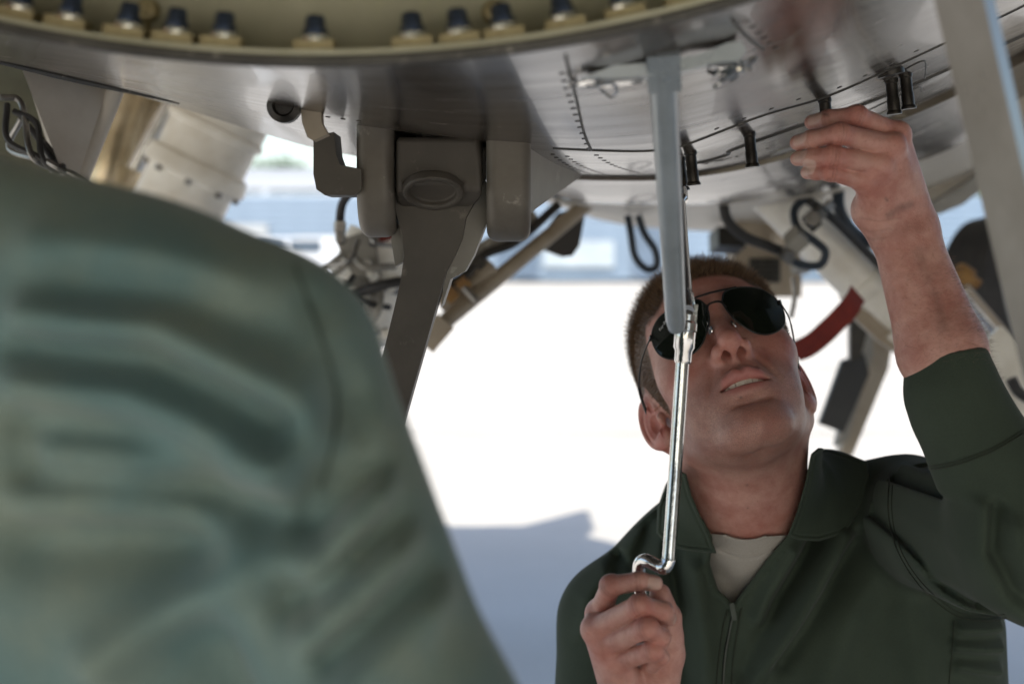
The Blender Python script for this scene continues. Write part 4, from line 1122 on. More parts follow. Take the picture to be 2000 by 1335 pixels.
def skin_mat():
    m, n, l, b = nodes_of('skin')
    vec = _coords(n)
    def at(name):
        a = n.new('ShaderNodeAttribute'); a.attribute_name = name; return a.outputs['Fac']
    base = _mix(n, l, _ramp(n, l, _noise(n, l, 38, 7, vec, .65), [(.36, 0.0), (.62, 1.0)]), (.43, .190, .152), (.58, .325, .268))
    spots = _ramp(n, l, _noise(n, l, 330, 2, vec), [(.62, 0.0), (.72, .42)])
    base = _mix(n, l, spots, base, (.34, .150, .10))
    mul = n.new('ShaderNodeMath'); mul.operation = 'MULTIPLY'
    l.new(at('flush'), mul.inputs[0]); l.new(_ramp(n, l, _noise(n, l, 90, 4, vec), [(.25, .45), (.7, 1.0)]), mul.inputs[1])
    base = _mix(n, l, mul.outputs[0], base, (.47, .125, .095))
    base = _mix(n, l, at('lip'), base, (.44, .170, .150))
    st = n.new('ShaderNodeMath'); st.operation = 'MULTIPLY'
    l.new(at('stubble'), st.inputs[0]); l.new(_ramp(n, l, _noise(n, l, 1500, 1, vec), [(.46, .22), (.60, .72)]), st.inputs[1])
    base = _mix(n, l, st.outputs[0], base, (.17, .105, .082))
    cr_ = n.new('ShaderNodeMath'); cr_.operation = 'MULTIPLY'; l.new(at('crease'), cr_.inputs[0]); cr_.inputs[1].default_value = .42
    base = _mix(n, l, cr_.outputs[0], base, (.20, .075, .055))  # crease lines darkened: their shade is put into the skin colour
    base = _mix(n, l, at('scalp'), base, (.105, .062, .040))
    base = _mix(n, l, at('nail'), base, (.60, .40, .34))
    gm = n.new('ShaderNodeMath'); gm.operation = 'MULTIPLY'; gm.use_clamp = True
    l.new(at('grease'), gm.inputs[0]); l.new(_ramp(n, l, _noise(n, l, 110, 5, vec), [(.25, .3), (.6, 1.0)]), gm.inputs[1])
    base = _mix(n, l, gm.outputs[0], base, (.045, .036, .033))
    l.new(base, b.inputs['Base Color'])
    b.inputs['Subsurface Weight'].default_value = .2
    b.inputs['Subsurface Radius'].default_value = (1.0, .35, .2)
    b.inputs['Subsurface Scale'].default_value = .004
    rr = n.new('ShaderNodeMapRange'); rr.inputs['To Min'].default_value = .44; rr.inputs['To Max'].default_value = .28
    l.new(at('nail'), rr.inputs['Value']); l.new(rr.outputs['Result'], b.inputs['Roughness'])
    b.inputs['Specular IOR Level'].default_value = .5
    bp = n.new('ShaderNodeBump'); bp.inputs['Strength'].default_value = .6; bp.inputs['Distance'].default_value = .0007
    l.new(_noise(n, l, 800, 3, vec), bp.inputs['Height'])
    bp2 = n.new('ShaderNodeBump'); bp2.inputs['Strength'].default_value = .4; bp2.inputs['Distance'].default_value = .0012
    l.new(_noise(n, l, 160, 4, vec), bp2.inputs['Height']); l.new(bp.outputs['Normal'], bp2.inputs['Normal'])
    bp3 = n.new('ShaderNodeBump'); bp3.inputs['Strength'].default_value = .6; bp3.inputs['Distance'].default_value = .0008; bp3.invert = True
    l.new(at('crease'), bp3.inputs['Height']); l.new(bp2.outputs['Normal'], bp3.inputs['Normal'])
    l.new(bp3.outputs['Normal'], b.inputs['Normal'])
    return m
for c, r_ in ((P(1460, 947, 1.46), .0016), (P(1447, 776, 1.35), .0011), (P(1460, 992, 1.46), .0010), (P(1442, 713, 1.34), .0012)):
    j_ = np.argmin(np.hypot((head_v[:, 0] / head_v[:, 1] - c[0] / c[1]), ((head_v[:, 2] - H) / head_v[:, 1] - (c[2] - H) / c[1])) + .02 * head_v[:, 1])
    grease[:nh] = np.maximum(grease[:nh], .8 * near(head_v, head_v[j_], r_))
M_SKIN = skin_mat()
me = np_mesh('person_body', bv, bf, M_SKIN, {'lip': lip, 'flush': flush, 'scalp': scal, 'stubble': stub, 'nail': nail, 'grease': grease, 'crease': crease})
man = link('person', me, None, 'person in dark green jacket and sunglasses looking up, one hand raised to the belly panel', 'person')

# ---- teeth: a curved row of separate crowns
M_TOOTH = worn('tooth_enamel', (.74, .70, .62), (.66, .60, .50), .25, 0, 200, .4, 0, 0)
bm = bmesh.new()
for k, (ang, wd) in enumerate([(-.64, .0062), (-.40, .0064), (-.135, .0080), (.135, .0080), (.40, .0064), (.64, .0062)]):
    c = Vector((.026 * math.sin(ang) * 1.02, -.0680 - .0305 * math.cos(ang), -.0505))
    Mx = Matrix.Translation(Vector(from_head(c))) @ Matrix(HR).to_4x4() @ Matrix.Rotation(ang, 4, 'Z')
    box_bm(bm, Mx, wd * .97, .005, .0080)
part('teeth', finish(bm, 'teeth', M_TOOTH, .9, .0011, 2), man)

# ---- cropped hair: short strands standing on the scalp
def hair_mat(name, c1, c2):
    m, n, l, b = nodes_of(name)
    a = n.new('ShaderNodeAttribute'); a.attribute_name = 'tone'
    l.new(_mix(n, l, a.outputs['Fac'], c1, c2), b.inputs['Base Color'])
    b.inputs['Roughness'].default_value = .45; b.inputs['Specular IOR Level'].default_value = .5
    return m
def strands(name, roots, dirs, length, width, mat, rng, sides=3):
    n = len(roots)
    d = dirs / np.linalg.norm(dirs, axis=1)[:, None]
    a = np.cross(d, rng.normal(size=(n, 3))); a /= np.linalg.norm(a, axis=1)[:, None]
    b = np.cross(d, a)
    bend = a * (rng.normal(size=(n, 1)) * .18)
    vs = []
    for t, wf in ((0, 1.0), (.55, .8), (1.0, .25)):
        c = roots + (d * t + bend * t * t) * length[:, None]
        for k in range(sides):
            an = 2 * math.pi * k / sides
            vs.append(c + (a * math.cos(an) + b * math.sin(an)) * (width * wf)[:, None])
    vs = np.stack(vs, 1).reshape(-1, 3)
    base = (np.arange(n) * (3 * sides))[:, None]
    fs = []
    for r in range(2):
        for k in range(sides):
            j = (k + 1) % sides
            fs.append(np.concatenate([base + r * sides + k, base + r * sides + j, base + (r + 1) * sides + j, base + (r + 1) * sides + k], 1))
    fs = np.concatenate(fs)
    tone = np.repeat(rng.random(n), 3 * sides)
    return np_mesh(name, vs, fs, mat, {'tone': tone})
rng = np.random.default_rng(7)
fc = head_v[head_f].mean(1)
fn = np.cross(head_v[head_f[:, 2]] - head_v[head_f[:, 0]], head_v[head_f[:, 3]] - head_v[head_f[:, 1]])
fa = np.linalg.norm(fn, axis=1) / 2 + 1e-12; fn = fn / (2 * fa)[:, None]
fq = to_head(fc.astype(np.float32)); fs_ = scalp_of(fq) + .0035 * np.sin(fq[:, 0] * 410 + 3 * np.sin(fq[:, 1] * 300)) * np.sin(fq[:, 1] * 370 + 2 * np.sin(fq[:, 2] * 290))
fqm = fq.copy(); fqm[:, 0] = np.abs(fqm[:, 0]); eu, ev, ew = ear_coords(fqm)
isear = (np.sqrt(((eu - .0125) / .021) ** 2 + (ev / .037) ** 2) < 1) & (np.abs(ew) < .016)
wgt = fa * smooth01(fs_, -.003, .007) * (~isear) * (fq[:, 2] > -.06)
pick = rng.choice(len(fc), 46000, p=wgt / wgt.sum())
nloc = fn[pick] @ HR
top = smooth01(fq[pick, 2], .05, .11)
ln = (.0032 + .0120 * top) * rng.uniform(.6, 1.15, len(pick)) * (.5 + .5 * smooth01(fs_[pick], 0, .015))
dl = nloc * .85 + np.stack([.10 * np.sin(fq[pick, 0] * 90), -.55 * top - .05, -.35 * (1 - top)], 1) + rng.normal(size=(len(pick), 3)) * .22
roots = fc[pick] + rng.normal(size=(len(pick), 3)) * .0005
hair_me = strands('hair', roots, dl @ HR.T, ln, np.full(len(pick), .00015), hair_mat('brown_hair', (.110, .066, .037), (.34, .215, .125)), rng)
part('hair', hair_me, man, 'short cropped brown hair', 'stuff')
# arm hair on the raised forearm
fc1 = v1[f1].mean(1); fn1 = np.cross(v1[f1[:, 2]] - v1[f1[:, 0]], v1[f1[:, 3]] - v1[f1[:, 1]]); fn1 /= np.linalg.norm(fn1, axis=1)[:, None] + 1e-12
wg = (smooth01(-fc1[:, 2], -(H + .02), -(H - .03))) * (.15 + smooth01(fc1[:, 0], P(1770, 500, 1.2)[0] - .02, P(1850, 560, 1.2)[0] + .01))
pk = rng.choice(len(fc1), 1700, p=wg / wg.sum())
ad = np.array(P(1772, 478, 1.22) - P(1850, 700, 1.2)); ad /= np.linalg.norm(ad)
dd = fn1[pk] * .45 + ad * -.2 + np.array([.75, 0, .25]) + rng.normal(size=(len(pk), 3)) * .35
part('arm_hair', strands('arm_hair', fc1[pk], dd, rng.uniform(.004, .009, len(pk)), np.full(len(pk), .00007), hair_mat('arm_hair', (.10, .055, .035), (.22, .13, .08)), rng), man, None, 'stuff')

# ---- jacket
M_JACKET = cloth('dark_green_fleece', (.046, .062, .046), (.058, .077, .057), 1300, .95, .06)
def xz(pts, d=1.45): return [(P(a, b, d)[0], P(a, b, d)[2]) for a, b in pts]
FOLDS = [  # outline in the photo, height, half width
 ([(1650, 1045), (1560, 1170), (1466, 1310)], .0060, .012),
 ([(1545, 1075), (1500, 1150), (1480, 1200)], .0045, .009),
 ([(1715, 1000), (1640, 1090), (1586, 1160), (1494, 1270)], .0050, .014),
 ([(1600, 1060), (1520, 1180), (1440, 1335)], -.0050, .009),
 ([(1690, 1060), (1620, 1160), (1520, 1290)], -.0045, .010),
 ([(1740, 1100), (1660, 1200), (1600, 1335)], .0040, .018),
 ([(1360, 1120), (1372, 1220), (1380, 1330)], .0050, .012),
 ([(1320, 1090), (1335, 1200), (1340, 1330)], -.0045, .009),
 ([(1340, 1010), (1290, 1080), (1250, 1140)], -.0050, .009),
 ([(1310, 1060), (1290, 1110), (1300, 1200)], .0040, .008),
 ([(1190, 1150), (1150, 1200), (1140, 1260)], .0040, .008),
 ([(1225, 1130), (1180, 1190), (1150, 1290)], -.0040, .007),
 ([(1130, 1300), (1180, 1290)], -.004, .007),
 ([(1780, 1150), (1790, 1250), (1800, 1335)], .004, .02),
 ([(1880, 1230), (1975, 1240)], .005, .007), ([(1870, 1262), (1975, 1280)], .005, .007), ([(1875, 1300), (1970, 1325)], .0045, .007),
]
FOLDS = [(xz(a), b, c) for a, b, c in FOLDS]
SLF = [  # sleeve wrinkles in the crook of the arm, at arm depth
 ([(1830, 930), (1822, 1000), (1850, 1060), (1900, 1095)], -.0055, .006),
 ([(1800, 930), (1795, 1010), (1830, 1090), (1900, 1130), (2000, 1110)], .0055, .008),
 ([(1775, 940), (1772, 1030), (1815, 1120), (1890, 1160), (2000, 1130)], -.0045, .007),
 ([(1752, 960), (1760, 1060), (1820, 1150), (1900, 1190), (2000, 1160)], .0040, .008),
 ([(1850, 960), (1870, 1040), (1960, 1100)], .0050, .010),
 ([(1885, 950), (1920, 1020), (2000, 1060)], -.0030, .012),
]
SLF = [(xz(a, 1.30), b, c) for a, b, c in SLF]
VN = [(1330, 880), (1368, 1002), (1393, 1050), (1386, 1100), (1402, 1150), (1432, 1178), (1460, 1142), (1500, 1088), (1545, 1036), (1566, 985), (1595, 850), (1590, 780), (1340, 780)]
def pxy(p): return 1000 + p[:, 0] / p[:, 1] * F, 500 - (p[:, 2] - H) / p[:, 1] * F
def poly2(u, w, poly):
    """signed distance in the plane, negative inside"""
    ins = np.zeros(u.shape, bool)
    j = len(poly) - 1
    for i in range(len(poly)):
        (xi, yi), (xj, yj) = poly[i], poly[j]
        c = ((yi > w) != (yj > w)) & (u < (xj - xi) * (w - yi) / (yj - yi + 1e-12) + xi)
        ins ^= c; j = i
    d = line2(u, w, list(poly) + [poly[0]])
    return np.where(ins, -d, d)
def jacket(p):
    d = smin(torso_sdf(p) - .006, cap(p, P(1570, 1600, 1.57), HIP, .115, .12), .06)
    d = smin(d, smax(neck_sdf(p, .011), (p[:, 2] - (H - .235)) + .25 * (p[:, 1] - 1.5) * -1, .01), .028)
    R_ = chain(p, [SHR, ELR, P(1225, 1425, 1.20)], [.0655, .055, .040], .02)
    L_ = cap(p, SHL, ELL_, .067, .056)
    L_ = smin(L_, cap(p, ELL_, P(1860, 770, 1.20), .0540, .0395), .02)
    L_ = smin(L_, cap(p, P(1872, 800, 1.197), P(1845, 690, 1.205), .0385, .0348), .008)
    # cuff edge cut square across the forearm
    ax = Vector(P(1845, 690, 1.205) - P(1872, 800, 1.197)).normalized()
    L_ = smax(L_, (p - P(1847, 692, 1.205).astype(np.float32)) @ np.array(ax, np.float32), .003)
    u, w = p[:, 0], p[:, 2]
    front = (p[:, 1] < 1.56)
    for pts, a, s in FOLDS:
        d = d - 2.9 * a * np.exp(-(line2(u, w, pts) / s) ** 2) * front
    for pts, a, s in SLF:
        g = 1.4 * a * np.exp(-(line2(u, w, pts) / s) ** 2)
        L_ = L_ - g * (p[:, 1] < 1.45)
    d = smin(d, R_, .022)
    d = smin(d, L_, .020)
    # neck opening with the half open zip
    a_, b_ = pxy(p)
    vv = poly2(a_, b_, VN) * (1.46 / F)
    near_ = (p[:, 1] < 1.56)
    d = d - .0022 * np.exp(-((vv - .0042) / .0028) ** 2) * near_ * (b_ > 1020)
    d = d + .0010 * np.exp(-((vv - .0085) / .0012) ** 2) * near_ * (b_ > 1020)
    d = smax(d, -np.maximum(vv, p[:, 1] - 1.60), .003)
    d = smax(d, -np.maximum(neck_sdf(p, .006), vv - .006), .004)
    return d
v, f = sdf_mesh(jacket, (.02, 1.05, .70), (.62, 1.75, H - .07), .0028)
kp = v[f].mean(1)[:, 2] > .706
jacket_o = part('jacket', np_mesh('jacket', v, f[kp], M_JACKET), man, 'dark green fleece jacket half unzipped at the neck')
JB = BVHTree.FromPolygons([Vector(a) for a in v], f.tolist())
def on_jacket(px, py, lift=.0006, bvh=None):
    o = Vector((0, 0, H)); t = (V(px, py, 1.0) - o).normalized()
    loc, nor, i, dist = (bvh or JB).ray_cast(o, t)
    if loc is None: return None
    if nor.dot(t) > 0: nor = -nor
    return loc + nor * lift
M_SEAM = cloth('seam_thread', (.030, .038, .027), (.040, .048, .034), 2500, .8, .1)
def seam(pts, w=.0007, name='seam', mat=None, parent=None, n=10):
    q = [on_jacket(a[0], a[1]) for a in spline([(x, y, 0) for x, y in pts], n)]
    q = [a for a in q if a is not None]
    return part(name, tube(name, q, w, mat or M_SEAM, 6), parent or jacket_o)
seam([(1738, 925), (1736, 1000), (1752, 1070), (1795, 1140), (1860, 1198), (1920, 1212), (1965, 1205)])
seam([(1745, 925), (1743, 1000), (1758, 1068), (1800, 1135), (1864, 1191), (1920, 1204), (1962, 1198)], .0005)
seam([(1864, 1212), (1860, 1270), (1853, 1334)])
seam([(1814, 917), (1870, 906), (1940, 880), (1999, 846)])
seam([(1814, 911), (1870, 900), (1940, 874), (1999, 840)], .0005)
seam([(1178, 1140), (1150, 1180), (1140, 1235)])
# zip: teeth tape, rows of stitching and the pull
M_ZIP = worn('zip_metal', (.05, .06, .05), (.03, .035, .03), .4, .6, 60, .5)
seam([(1434, 1186), (1425, 1230), (1416, 1280), (1411, 1340)], .0016, 'zip', M_ZIP)
seam([(1448, 1186), (1440, 1230), (1432, 1285), (1427, 1340)], .0008)
seam([(1420, 1190), (1411, 1230), (1403, 1285), (1398, 1340)], .0008)
zc = on_jacket(1432, 1190, .003)
zp = part('zip_pull', block('zip_pull', frame(zc, (0, -1, .2), (1, 0, .15)), (.005, .017, .0018), M_ZIP, .0006), jacket_o)

# ---- undershirt
M_TEE = cloth('tan_tee', (.36, .335, .30), (.42, .39, .35), 1400, .9, .1)
NB = (P(1468, 1062, 1.53))
nk = Vector(NECK[1] - NECK[0]).normalized()
lo_, hi_ = P(1250, 1300, 1.42) - np.array([0, 0.02, 0]), P(1640, 985, 1.7)
def tee2(p):
    d = torso_sdf(p) + .016
    ring = neck_sdf(p, .0062)
    a_ = 1000 + p[:, 0] / p[:, 1] * F; b_ = 500 - (p[:, 2] - H) / p[:, 1] * F
    below = (b_ - (1052 - ((a_ - 1458) / 90) ** 2 * 46)) * (1.47 / F)     # how far below the neckline
    below = np.where(p[:, 1] > 1.56, b_ - 960, below)
    ring = smax(ring, -below, .003)
    d = smin(d, np.maximum(ring, -(p[:, 2] - (H - .36))), .012)
    d = d + .0013 * np.exp(-((below - .0195) / .0013) ** 2)
    vv = poly2(a_, b_, VN)
    return np.where((vv > 2) & (p[:, 1] < 1.58), np.maximum(d, jacket(p) + .003), d)
v, f = largest(*sdf_mesh(tee2, np.minimum(lo_, hi_), np.maximum(lo_, hi_), .002))
part('undershirt', np_mesh('undershirt', v, f, M_TEE), man, 'light tan crew neck undershirt')

# ---- collar: stands round the neck and folds over on to the shoulders
COLL = {'r': [(1538, 1046), (1556, 1000), (1572, 945), (1580, 905), (1584, 886), (1598, 874), (1622, 874), (1652, 884), (1694, 901), (1700, 930), (1684, 985), (1654, 1040), (1600, 1056), (1560, 1054)],
        'l': [(1400, 1080), (1384, 1040), (1366, 1002), (1350, 965), (1340, 925), (1322, 915), (1300, 945), (1284, 990), (1282, 1040), (1305, 1066), (1340, 1074), (1375, 1078)]}
def collar_sdf(poly):
    def f(p):
        d = smin(torso_sdf(p) - .006, neck_sdf(p, .007), .055)
        a_, b_ = pxy(p)
        pol = poly2(a_, b_, poly) * (1.46 / F)
        roll = .0035 * np.exp(-(pol / .006) ** 2)             # thicker, rolled edge
        off = .0045 + .0068 * smooth01(neck_sdf(p), .012, .034)
        sh = np.abs(d - off) - .0024 - roll * .25
        sh = sh + .0010 * np.exp(-((pol + .0045) / .0011) ** 2) * (d > off)   # line of stitching
        return np.maximum(smax(sh, pol, .003), p[:, 1] - 1.66)
    return f
for k, bl, bh in (('r', P(1500, 1080, 1.40), P(1740, 820, 1.68)), ('l', P(1250, 1100, 1.40), P(1430, 890, 1.68))):
    lo_ = np.minimum(bl, bh); hi_ = np.maximum(bl, bh); lo_[0] -= .03; hi_[0] += .05; lo_[2] -= .05; hi_[2] += .03
    v, f = sdf_mesh(collar_sdf(COLL[k]), lo_, hi_, .0015, 4)
    part('collar', np_mesh('collar', v, f, M_JACKET), jacket_o)
# ================================================================== sunglasses and the speed handle
M_FRAME = worn('black_wire', (.015, .015, .016), (.03, .03, .03), .3, .4, 80, .4, 0, 0)
def lens_mat():
    m, n, l, b = nodes_of('dark_green_lens')
    b.inputs['Base Color'].default_value = (.006, .009, .006, 1); b.inputs['Roughness'].default_value = .04
    b.inputs['Specular IOR Level'].default_value = .30
    nz = _noise(n, l, 300, 2, _coords(n)); rr = n.new('ShaderNodeMapRange'); rr.inputs['To Min'].default_value = .03; rr.inputs['To Max'].default_value = .08
    l.new(nz, rr.inputs['Value']); l.new(rr.outputs['Result'], b.inputs['Roughness'])
    return m
M_LENS = lens_mat()
glasses = thing('sunglasses', 'black wire aviator sunglasses worn by the person looking up', 'sunglasses', from_head((0, -.1, .02)))
def gl_pt(s, u, v, out=0.0):
    """a point of a lens: u outwards from its middle, v up (metres), wrapped round the face"""
    x = .0345 + u
    return from_head((s * x, -.1115 + .0055 * ((x) / .03) ** 2 + .10 * (.0 - v) * 0 - out + (.0 if v > 0 else -v * .22), .0215 + v))
OUT = [(-.0255, .012), (-.020, .0215), (-.008, .0250), (.008, .0250), (.020, .0215), (.0275, .0125), (.0290, .000), (.0255, -.0120), (.0165, -.0210), (.0040, -.0255), (-.0080, -.0225), (-.0175, -.0125), (-.0235, -.0010)]
for s in (-1, 1):
    loop = spline([(u * 1.06, v * 1.06, 0) for u, v in OUT] + [(OUT[0][0] * 1.06, OUT[0][1] * 1.06, 0)], 5)
    bm = bmesh.new()
    c = bm.verts.new(Vector(gl_pt(s, .002, -.001, .0012)))
    prev = None
    for t in (.33, .66, 1.0):
        ring = [bm.verts.new(Vector(gl_pt(s, .002 + (p[0] - .002) * t, -.001 + (p[1] + .001) * t, .0012 * (1 - t * t)))) for p in loop[:-1]]
        n = len(ring)
        for k in range(n):
            if prev is None: bm.faces.new((c, ring[k], ring[(k + 1) % n]))
            else: bm.faces.new((prev[k], ring[k], ring[(k + 1) % n], prev[(k + 1) % n]))
        prev = ring
    lens = part('lens', finish(bm, 'lens', M_LENS, 3.2), glasses)
    md = lens.modifiers.new('thick', 'SOLIDIFY'); md.thickness = .0006; md.offset = 0; md.use_rim = False
    part('rim', tube('rim', [gl_pt(s, p[0], p[1]) for p in loop], .00080, M_FRAME, 8), glasses)
    hinge = gl_pt(s, .0305, .0105)
    hq_ = np.array([s * .0665, -.092, .031])
    part('hinge', block('hinge', frame(Vector(hinge) * .5 + Vector(from_head((s * .0655, -.0850, .0325))) * .5, HR @ np.array([s * .3, 1, 0])), (.0035, .0035, .006), M_FRAME, .0008), glasses)
    tp = [from_head((s * .0660, -.0850, .0325)), from_head((s * .0755, -.055, .033)), from_head((s * .0810, -.020, .033)), from_head((s * .0825, .002, .031)), from_head((s * .0815, .016, .016)), from_head((s * .0780, .022, .000))]
    part('temple', tube('temple', spline(tp, 6), [.0008] * 9 + [.0010] * 8 + [.0016] * 14, M_FRAME, 8), glasses)
    part('nose_pad', lathe('nose_pad', frame(from_head((s * .0115, -.1035, .011)), HR @ np.array([s * .8, -.5, .2])), [(0, -.001), (.004, -.001), (.0045, 0), (.004, .001), (0, .001)], M_CHROME, 12), glasses)
    part('pad_wire', tube('pad_wire', [from_head((s * .0115, -.1040, .011)), from_head((s * .0125, -.1080, .010)), gl_pt(s, -.0215, -.0040)], .0005, M_CHROME, 6), glasses)
part('brow_bar', tube('brow_bar', spline([gl_pt(-1, -.008, .0265, .0010), gl_pt(-1, -.030, .0252, .0010), gl_pt(1, -.030, .0252, .0010), gl_pt(1, -.008, .0265, .0010)], 6), .0010, M_FRAME, 8), glasses)
part('bridge', tube('bridge', spline([gl_pt(-1, -.0250, .005), gl_pt(-1, -.0290, .0135), gl_pt(1, -.0290, .0135), gl_pt(1, -.0250, .005)], 6), .0011, M_FRAME, 8), glasses)
# maker's script in the corner of one lens
fcv = bpy.data.curves.new('script', 'FONT'); fcv.body = 'Ray-Ban'; fcv.size = .0042; fcv.shear = .3; fcv.extrude = .00005; fcv.align_x = 'CENTER'
to = bpy.data.objects.new('script', fcv); COL.objects.link(to)
bpy.context.view_layer.update()
tme = bpy.data.meshes.new_from_object(to.evaluated_get(bpy.context.evaluated_depsgraph_get())); bpy.data.objects.remove(to)
tme.materials.append(plain('white_ink', (.75, .75, .75), .5))
lo_ = part('lens_script', tme, glasses, 'small white script in the corner of the lens')
c_ = Vector(gl_pt(-1, .0165, .0130, .0018)); e1 = Vector(gl_pt(-1, .0135, .0130)) - Vector(gl_pt(-1, .0195, .0130)); e2 = Vector(gl_pt(-1, .0165, .016)) - Vector(gl_pt(-1, .0165, .010))
z_ = e1.cross(e2)
Mt = frame(c_, z_ if z_.y < 0 else -z_, e1)
lo_.matrix_parent_inverse.identity(); lo_.matrix_basis = wm(glasses).inverted() @ Mt @ Matrix.Rotation(.5, 4, 'Z')

# ---- speed handle: socket, shaft, crank and grip
TD = 1.150
tool = thing('speed_handle', 'chrome cranked speed handle held upright in front of the face', 'hand tool', P(1305, 1100, TD))
sh0, sh1 = P(1334, 700, 1.165), P(1307, 1090, TD - .004)
cr = [P(1334, 690, 1.165), P(1320, 900, 1.158), P(1308, 1070, TD - .004), P(1305, 1096, TD - .006), P(1298, 1108, TD - .006), P(1288, 1106, TD - .002), P(1268, 1096, TD + .004), P(1258, 1094, TD + .008), P(1250, 1101, TD + .012), P(1248, 1120, TD + .014), P(1251, 1150, TD + .014), P(1262, 1200, TD + .014)]
part('crank', tube('crank', [cr[0], cr[1]] + spline(cr[1:], 8)[1:], .0055, M_CHROME, 24, 1.0), tool)
part('grip', lathe('grip', frame(P(1262, 1195, TD + .014), P(1285, 1400, TD + .03) - P(1262, 1195, TD + .014)), [(0, 0), (.007, 0), (.010, .006), (.0105, .06), (.0095, .09), (.0105, .098), (0, .098)], worn('brown_grip', (.12, .06, .04), (.07, .035, .025), .4, 0, 30, .6), 24), tool)
up = np.array(P(1346, 560, 1.172)) - np.array(P(1334, 700, 1.165))
Mk = frame(P(1334, 700, 1.165), up)
part('socket_collar', lathe('socket_collar', Mk, [(0, -.004), (.0062, -.004), (.0070, -.002), (.0070, .006), (.0086, .009), (.0086, .022), (.0092, .023), (.0092, .029), (.0080, .031), (.0080, .036), (0, .036)], M_CHROME, 28), tool)
part('joint_fork', block('joint_fork', Mk @ Matrix.Translation((.0062, 0, .034)), (.0036, .010, .022), M_CHROME, .001), tool)
part('joint_fork', block('joint_fork', Mk @ Matrix.Translation((-.0062, 0, .034)), (.0036, .010, .022), M_CHROME, .001), tool)
part('joint_ball', lathe('joint_ball', Mk @ Matrix.Translation((0, 0, .036)), [(0, -.006), (.0045, -.004), (.0056, 0), (.0045, .004), (0, .006)], M_STEEL, 16), tool)
b0_ = Mk @ Vector((0, 0, .042)); 
stud = Vector(belly_pt(1327, 1.40)); top_ = Vector((stud.x, stud.y, stud.z - .030))
dirs = top_ - b0_
L_ = dirs.length
part('socket', lathe('socket', frame(b0_, dirs), [(0, -.006), (.0055, -.006), (.0066, -.002), (.0066, .020), (.0055, .023), (.0050, .030), (.0050, L_ - .03), (.0075, L_ - .026), (.0080, L_), (0, L_)], M_CHROME, 24), tool)
# ================================================================== colleague in the foreground, seen from behind
M_SAGE = cloth('sage_jacket', (.120, .192, .188), (.21, .245, .195), 700, .85, .2)  # yellowish second tone paints warm highlights into the cloth colour
M_TROU = cloth('green_trousers', (.045, .055, .04), (.055, .065, .05), 700, .85, .15)
M_BOOT = worn('tan_boot', (.16, .11, .07), (.09, .06, .04), .7)
FX = [
 ([(0, 628), (276, 651), (434, 722), (569, 793), (624, 872)], .0052, .0075),
 ([(0, 690), (260, 715), (400, 780), (520, 850)], -.0048, .0075),
 ([(0, 760), (237, 790), (411, 849), (520, 900)], .0050, .0085),
 ([(0, 850), (200, 860), (380, 920)], -.0045, .008),
 ([(60, 910), (200, 925), (400, 915), (520, 930)], .0045, .009),
 ([(0, 950), (158, 960), (355, 985), (553, 1035)], -.0055, .0075),
 ([(0, 1010), (200, 1010), (420, 1070)], .0045, .009),
 ([(0, 1100), (250, 1090), (480, 1090)], -.0060, .012),
 ([(560, 1078), (355, 1188), (150, 1330)], .0060, .012),
 ([(0, 470), (250, 500), (420, 560)], .0030, .010),
 ([(100, 560), (350, 590), (500, 660)], -.0030, .009),
 ([(632, 660), (711, 770), (735, 880)], .0035, .008), ([(585, 600), (650, 720), (690, 860)], -.0030, .007),
 ([(700, 700), (765, 800), (800, 900)], -.0030, .008),
 ([(810, 915), (687, 1030), (590, 1133)], .0045, .008), ([(760, 890), (660, 980), (610, 1050)], -.0045, .0065),
 ([(870, 1010), (720, 1140), (600, 1240)], .0050, .009), ([(845, 965), (700, 1090), (600, 1180)], -.0045, .0065),
 ([(930, 1120), (790, 1240), (690, 1335)], .0045, .010), ([(900, 1060), (760, 1190), (640, 1290)], -.0045, .007),
 ([(660, 800), (634, 912), (585, 1070), (556, 1200)], -.0050, .0090),
]
FX = [([(P(a, b, .58)[0], P(a, b, .58)[2]) for a, b in pts], h_, w_ * (1.4 if pts[0][0] < 500 else 1.1)) for pts, h_, w_ in FX]
S1, E1, W1 = P(520, 735, .665), P(815, 1520, .615), P(640, 900, .98)
HIPF = P(-250, 3300, .80)
def fore_torso(p):
    d = cap(p, P(-340, 900, .74), P(-330, 2400, .76), .115, .12)
    d = smin(d, cap(p, P(255, 830, .715), P(400, 2400, .74), .099, .116), .09)
    d = smin(d, cap(p, P(-440, 360, .72), P(470, 720, .665), .050, .052), .06)
    d = smin(d, cap(p, P(-800, 360, .76), P(-1350, 800, .80), .05, .06), .06)
    d = smin(d, cap(p, P(-340, 2300, .76), HIPF, .13, .12), .07)
    return d
def fore_jacket(p):
    d = fore_torso(p)
    a = cap(p, S1, E1, .0545, .0500)
    a2 = cap(p, E1, W1, .048, .036)
    b = chain(p, [P(-1350, 800, .80), P(-1500, 1900, .85), P(-1050, 1300, 1.05)], [.056, .05, .038], .02)
    d = smin(d, smin(a, a2, .03), .020)
    d = smin(d, b, .03)
    u, w = p[:, 0], p[:, 2]
    T_ = .640 + .065 * (1 - smooth01(p[:, 0], P(480, 0, .62)[0], P(640, 0, .62)[0]))
    T_ = T_ - .022 * smooth01(p[:, 0], P(700, 0, .62)[0], P(820, 0, .62)[0])
    fr = np.clip((T_ - p[:, 1]) / .035, 0, 1)
    for pts, h_, s_ in FX:
        d = d - 3.0 * h_ * np.exp(-(line2(u, w, pts) / s_) ** 2) * fr
    return smax(d, (.86 - p[:, 2]) * .9, .01)
FHR = np.diag([-1., -1., 1.]) @ rot3(.2, math.radians(-20), 0)
FHC = P(-560, -20, .74)
